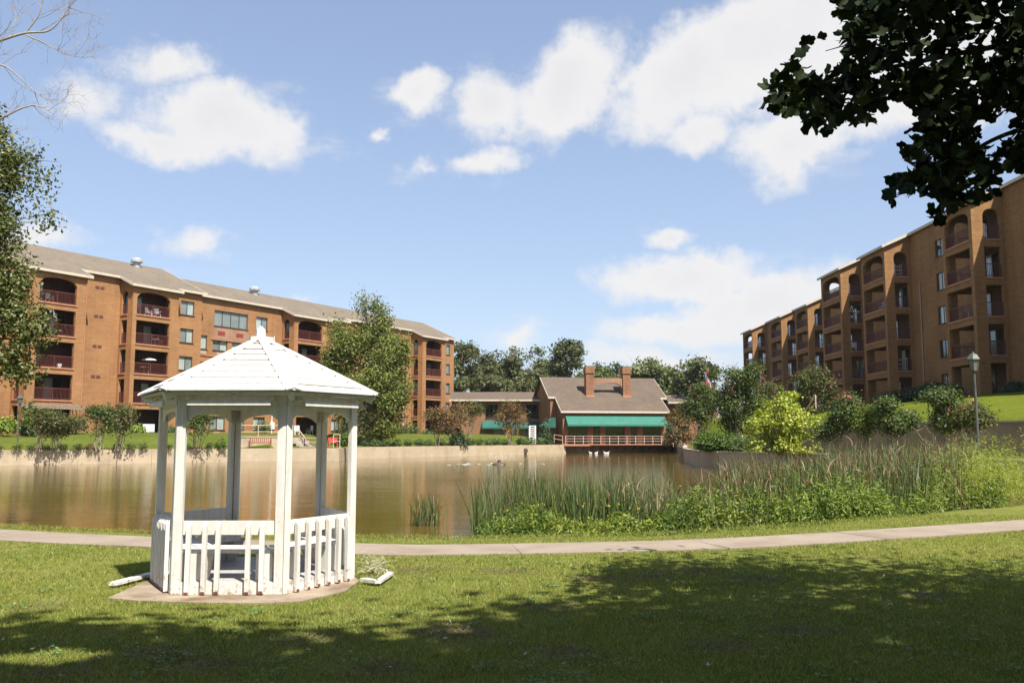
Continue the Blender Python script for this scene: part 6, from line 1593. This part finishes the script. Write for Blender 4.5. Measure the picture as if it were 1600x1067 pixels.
BR = [[(1760, 60), (1640, 60), (1520, 80), (1420, 100), (1330, 118), (1260, 140), (1205, 152)], [(1760, 160), (1640, 190), (1560, 215), (1500, 250), (1450, 290), (1402, 305)], [(1520, 80), (1470, 150), (1445, 200), (1440, 240)], [(1420, 100), (1370, 70), (1330, 70), (1290, 80)], [(1640, 60), (1540, 20), (1420, 5), (1330, -10)], [(1500, 250), (1490, 300), (1475, 335)], [(1560, 215), (1585, 240), (1600, 258)], [(1330, 118), (1305, 160), (1285, 205)]]
for bi, b_ in enumerate(BR):
    Pp = smooth3([Vector(at(x, y, 8.4)) - tb for x, y in b_], 0); r_ = [.035, .03, .013, .014, .02, .01, .008, .008][bi]; mb.tube(Pp, [max(.004, r_ * (1 - .8 * i / len(Pp))) for i in range(len(Pp))], 6, False)
mb.tube(limb_points((0, 0, 3.4), Vector(at(1760, 60, 8.4)) - tb, .05, .03, 6), [.09, .08, .07, .06, .05, .045, .036], 7, False); mb.tube(limb_points((0, 0, 3.0), Vector(at(1760, 160, 8.4)) - tb, .05, .03, 6), [.08, .07, .06, .05, .045, .04, .032], 7, False)
mb.build('branch', BARK, tt, smooth=True, uv=False)
# crowns are given by the ground they shade: (x, y of the shadow centre, radii, height)
K_ = 1 / math.tan(SUN_EL); SH = (-math.sin(SUN_AZ) * K_, -math.cos(SUN_AZ) * K_)
def crown(sx, sy, rx, ry, z, rz): return (sx - SH[0] * z, sy - SH[1] * z, z, rx, ry, rz)
cT = [crown(9.2, 10.2, 2.6, 1.9, 9.5, 1.1), crown(7.2, 9.9, 2.0, 1.5, 9.5, 1.0), crown(12.5, 10.6, 2.6, 1.9, 9.5, 1.1), crown(4.6, 8.6, 3.0, 2.0, 10, 1.3), crown(11, 8, 3, 2.5, 10, 1.6), crown(6, 5.5, 4, 2.6, 11, 2), crown(1.6, 8.2, 2.4, 1.7, 11, 1.2), crown(9, 4, 4, 3, 12, 2), crown(13.5, 10, 3, 2.3, 9.5, 1.4), crown(3.5, 5, 3, 2.4, 12, 1.6)]
cTl = [(b[0] - tb.x, b[1] - tb.y, *b[2:]) for b in cT]
trunk_and_limbs('trunk', (0, 0, -.2), (-.5, -1.5, 12), .34, cTl, BARK, tt, 26, .35)
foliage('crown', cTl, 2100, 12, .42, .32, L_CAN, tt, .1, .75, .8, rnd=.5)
def behind(x, y, z, r, h): return (x, y, z, r, r, h)  # first three trees below are unseen, added to block sky light
for nm, tbx, blobs, lab in (('unseen_shade_tree', (8, -14, 0), [behind(8, -14, 9, 6, 6), behind(3, -17, 8, 6, 6), behind(13, -12, 8, 6, 6), behind(10, -8, 13, 5, 3)], 'third unseen tree, added behind the viewer to block sky light'),
                            ('unseen_shade_tree', (-9, -15, 0), [behind(-9, -15, 9, 6, 6), behind(-4, -18, 8, 6, 6), behind(-14, -12, 8, 6, 6), behind(-6, -9, 13, 5, 3), behind(-6, -4.5, 14, 5, 2.5), behind(0, -6, 14, 6, 2.5), behind(6, -4.5, 15, 5.5, 2.5)], 'fourth unseen tree, added behind the viewer to block sky light'),
                            ('unseen_shade_tree', (21, -3, 0), [behind(21, -3, 8, 6, 6), behind(19, 3, 9, 4.5, 5), behind(20, -9, 8, 6, 6)], 'fifth unseen tree, added right of the viewer to block sky light'),
                            ('unseen_shade_tree', (2.5, -7.5, 0), [crown(-1.2, 6.4, 2.6, 1.7, 10, 1.2), crown(-3.9, 6.9, 2.4, 1.55, 10, 1.2), crown(1.2, 6.6, 2.4, 1.7, 10.5, 1.3), crown(-2.5, 3.8, 4, 2.6, 11, 2), crown(1.5, 3.2, 4, 2.6, 11.5, 2)], 'big tree behind the viewer shading the lawn'),
                            ('unseen_shade_tree', (-5.5, -6.0, 0), [crown(-6.4, 6.0, 2.2, 1.6, 9.5, 1.2), crown(-8.8, 5.4, 2.6, 1.9, 9.5, 1.4), crown(-7, 3.2, 4, 2.4, 10.5, 1.8), crown(-11.5, 5.5, 2.8, 2.2, 10, 1.5)], 'second tree behind the viewer shading the left of the lawn')):
    tb2 = Vector(tbx); r = empty(nm, tuple(tb2), label=lab, cat='tree'); bl = [(b[0] - tb2.x, b[1] - tb2.y, *b[2:]) for b in blobs]
    trunk_and_limbs('trunk', (0, 0, -.2), (0, 1, 11), .3, bl, BARK, r, 18, .4); foliage('crown', bl, 1300, 12, .42, .34, L_CAN, r, .1, .75, .8, rnd=.5)

# ------------------------------------------------------------------ summer air
HAZE = .00013
hz = MB(); hz.box((0, 250, 12), (6400, 7000, 28))
hm = bpy.data.materials.new('summer_haze'); hm.use_nodes = True; ht = NT(hm.node_tree); ht.n.clear()
hv = ht.node('ShaderNodeVolumePrincipled'); hv.inputs['Color'].default_value = (.86, .90, .95, 1); hv.inputs['Density'].default_value = HAZE; hv.inputs['Anisotropy'].default_value = .3
hout = ht.node('ShaderNodeOutputMaterial'); ht.l.new(hv.outputs[0], hout.inputs['Volume'])
hz.build('haze', hm, uv=False, kind='stuff')
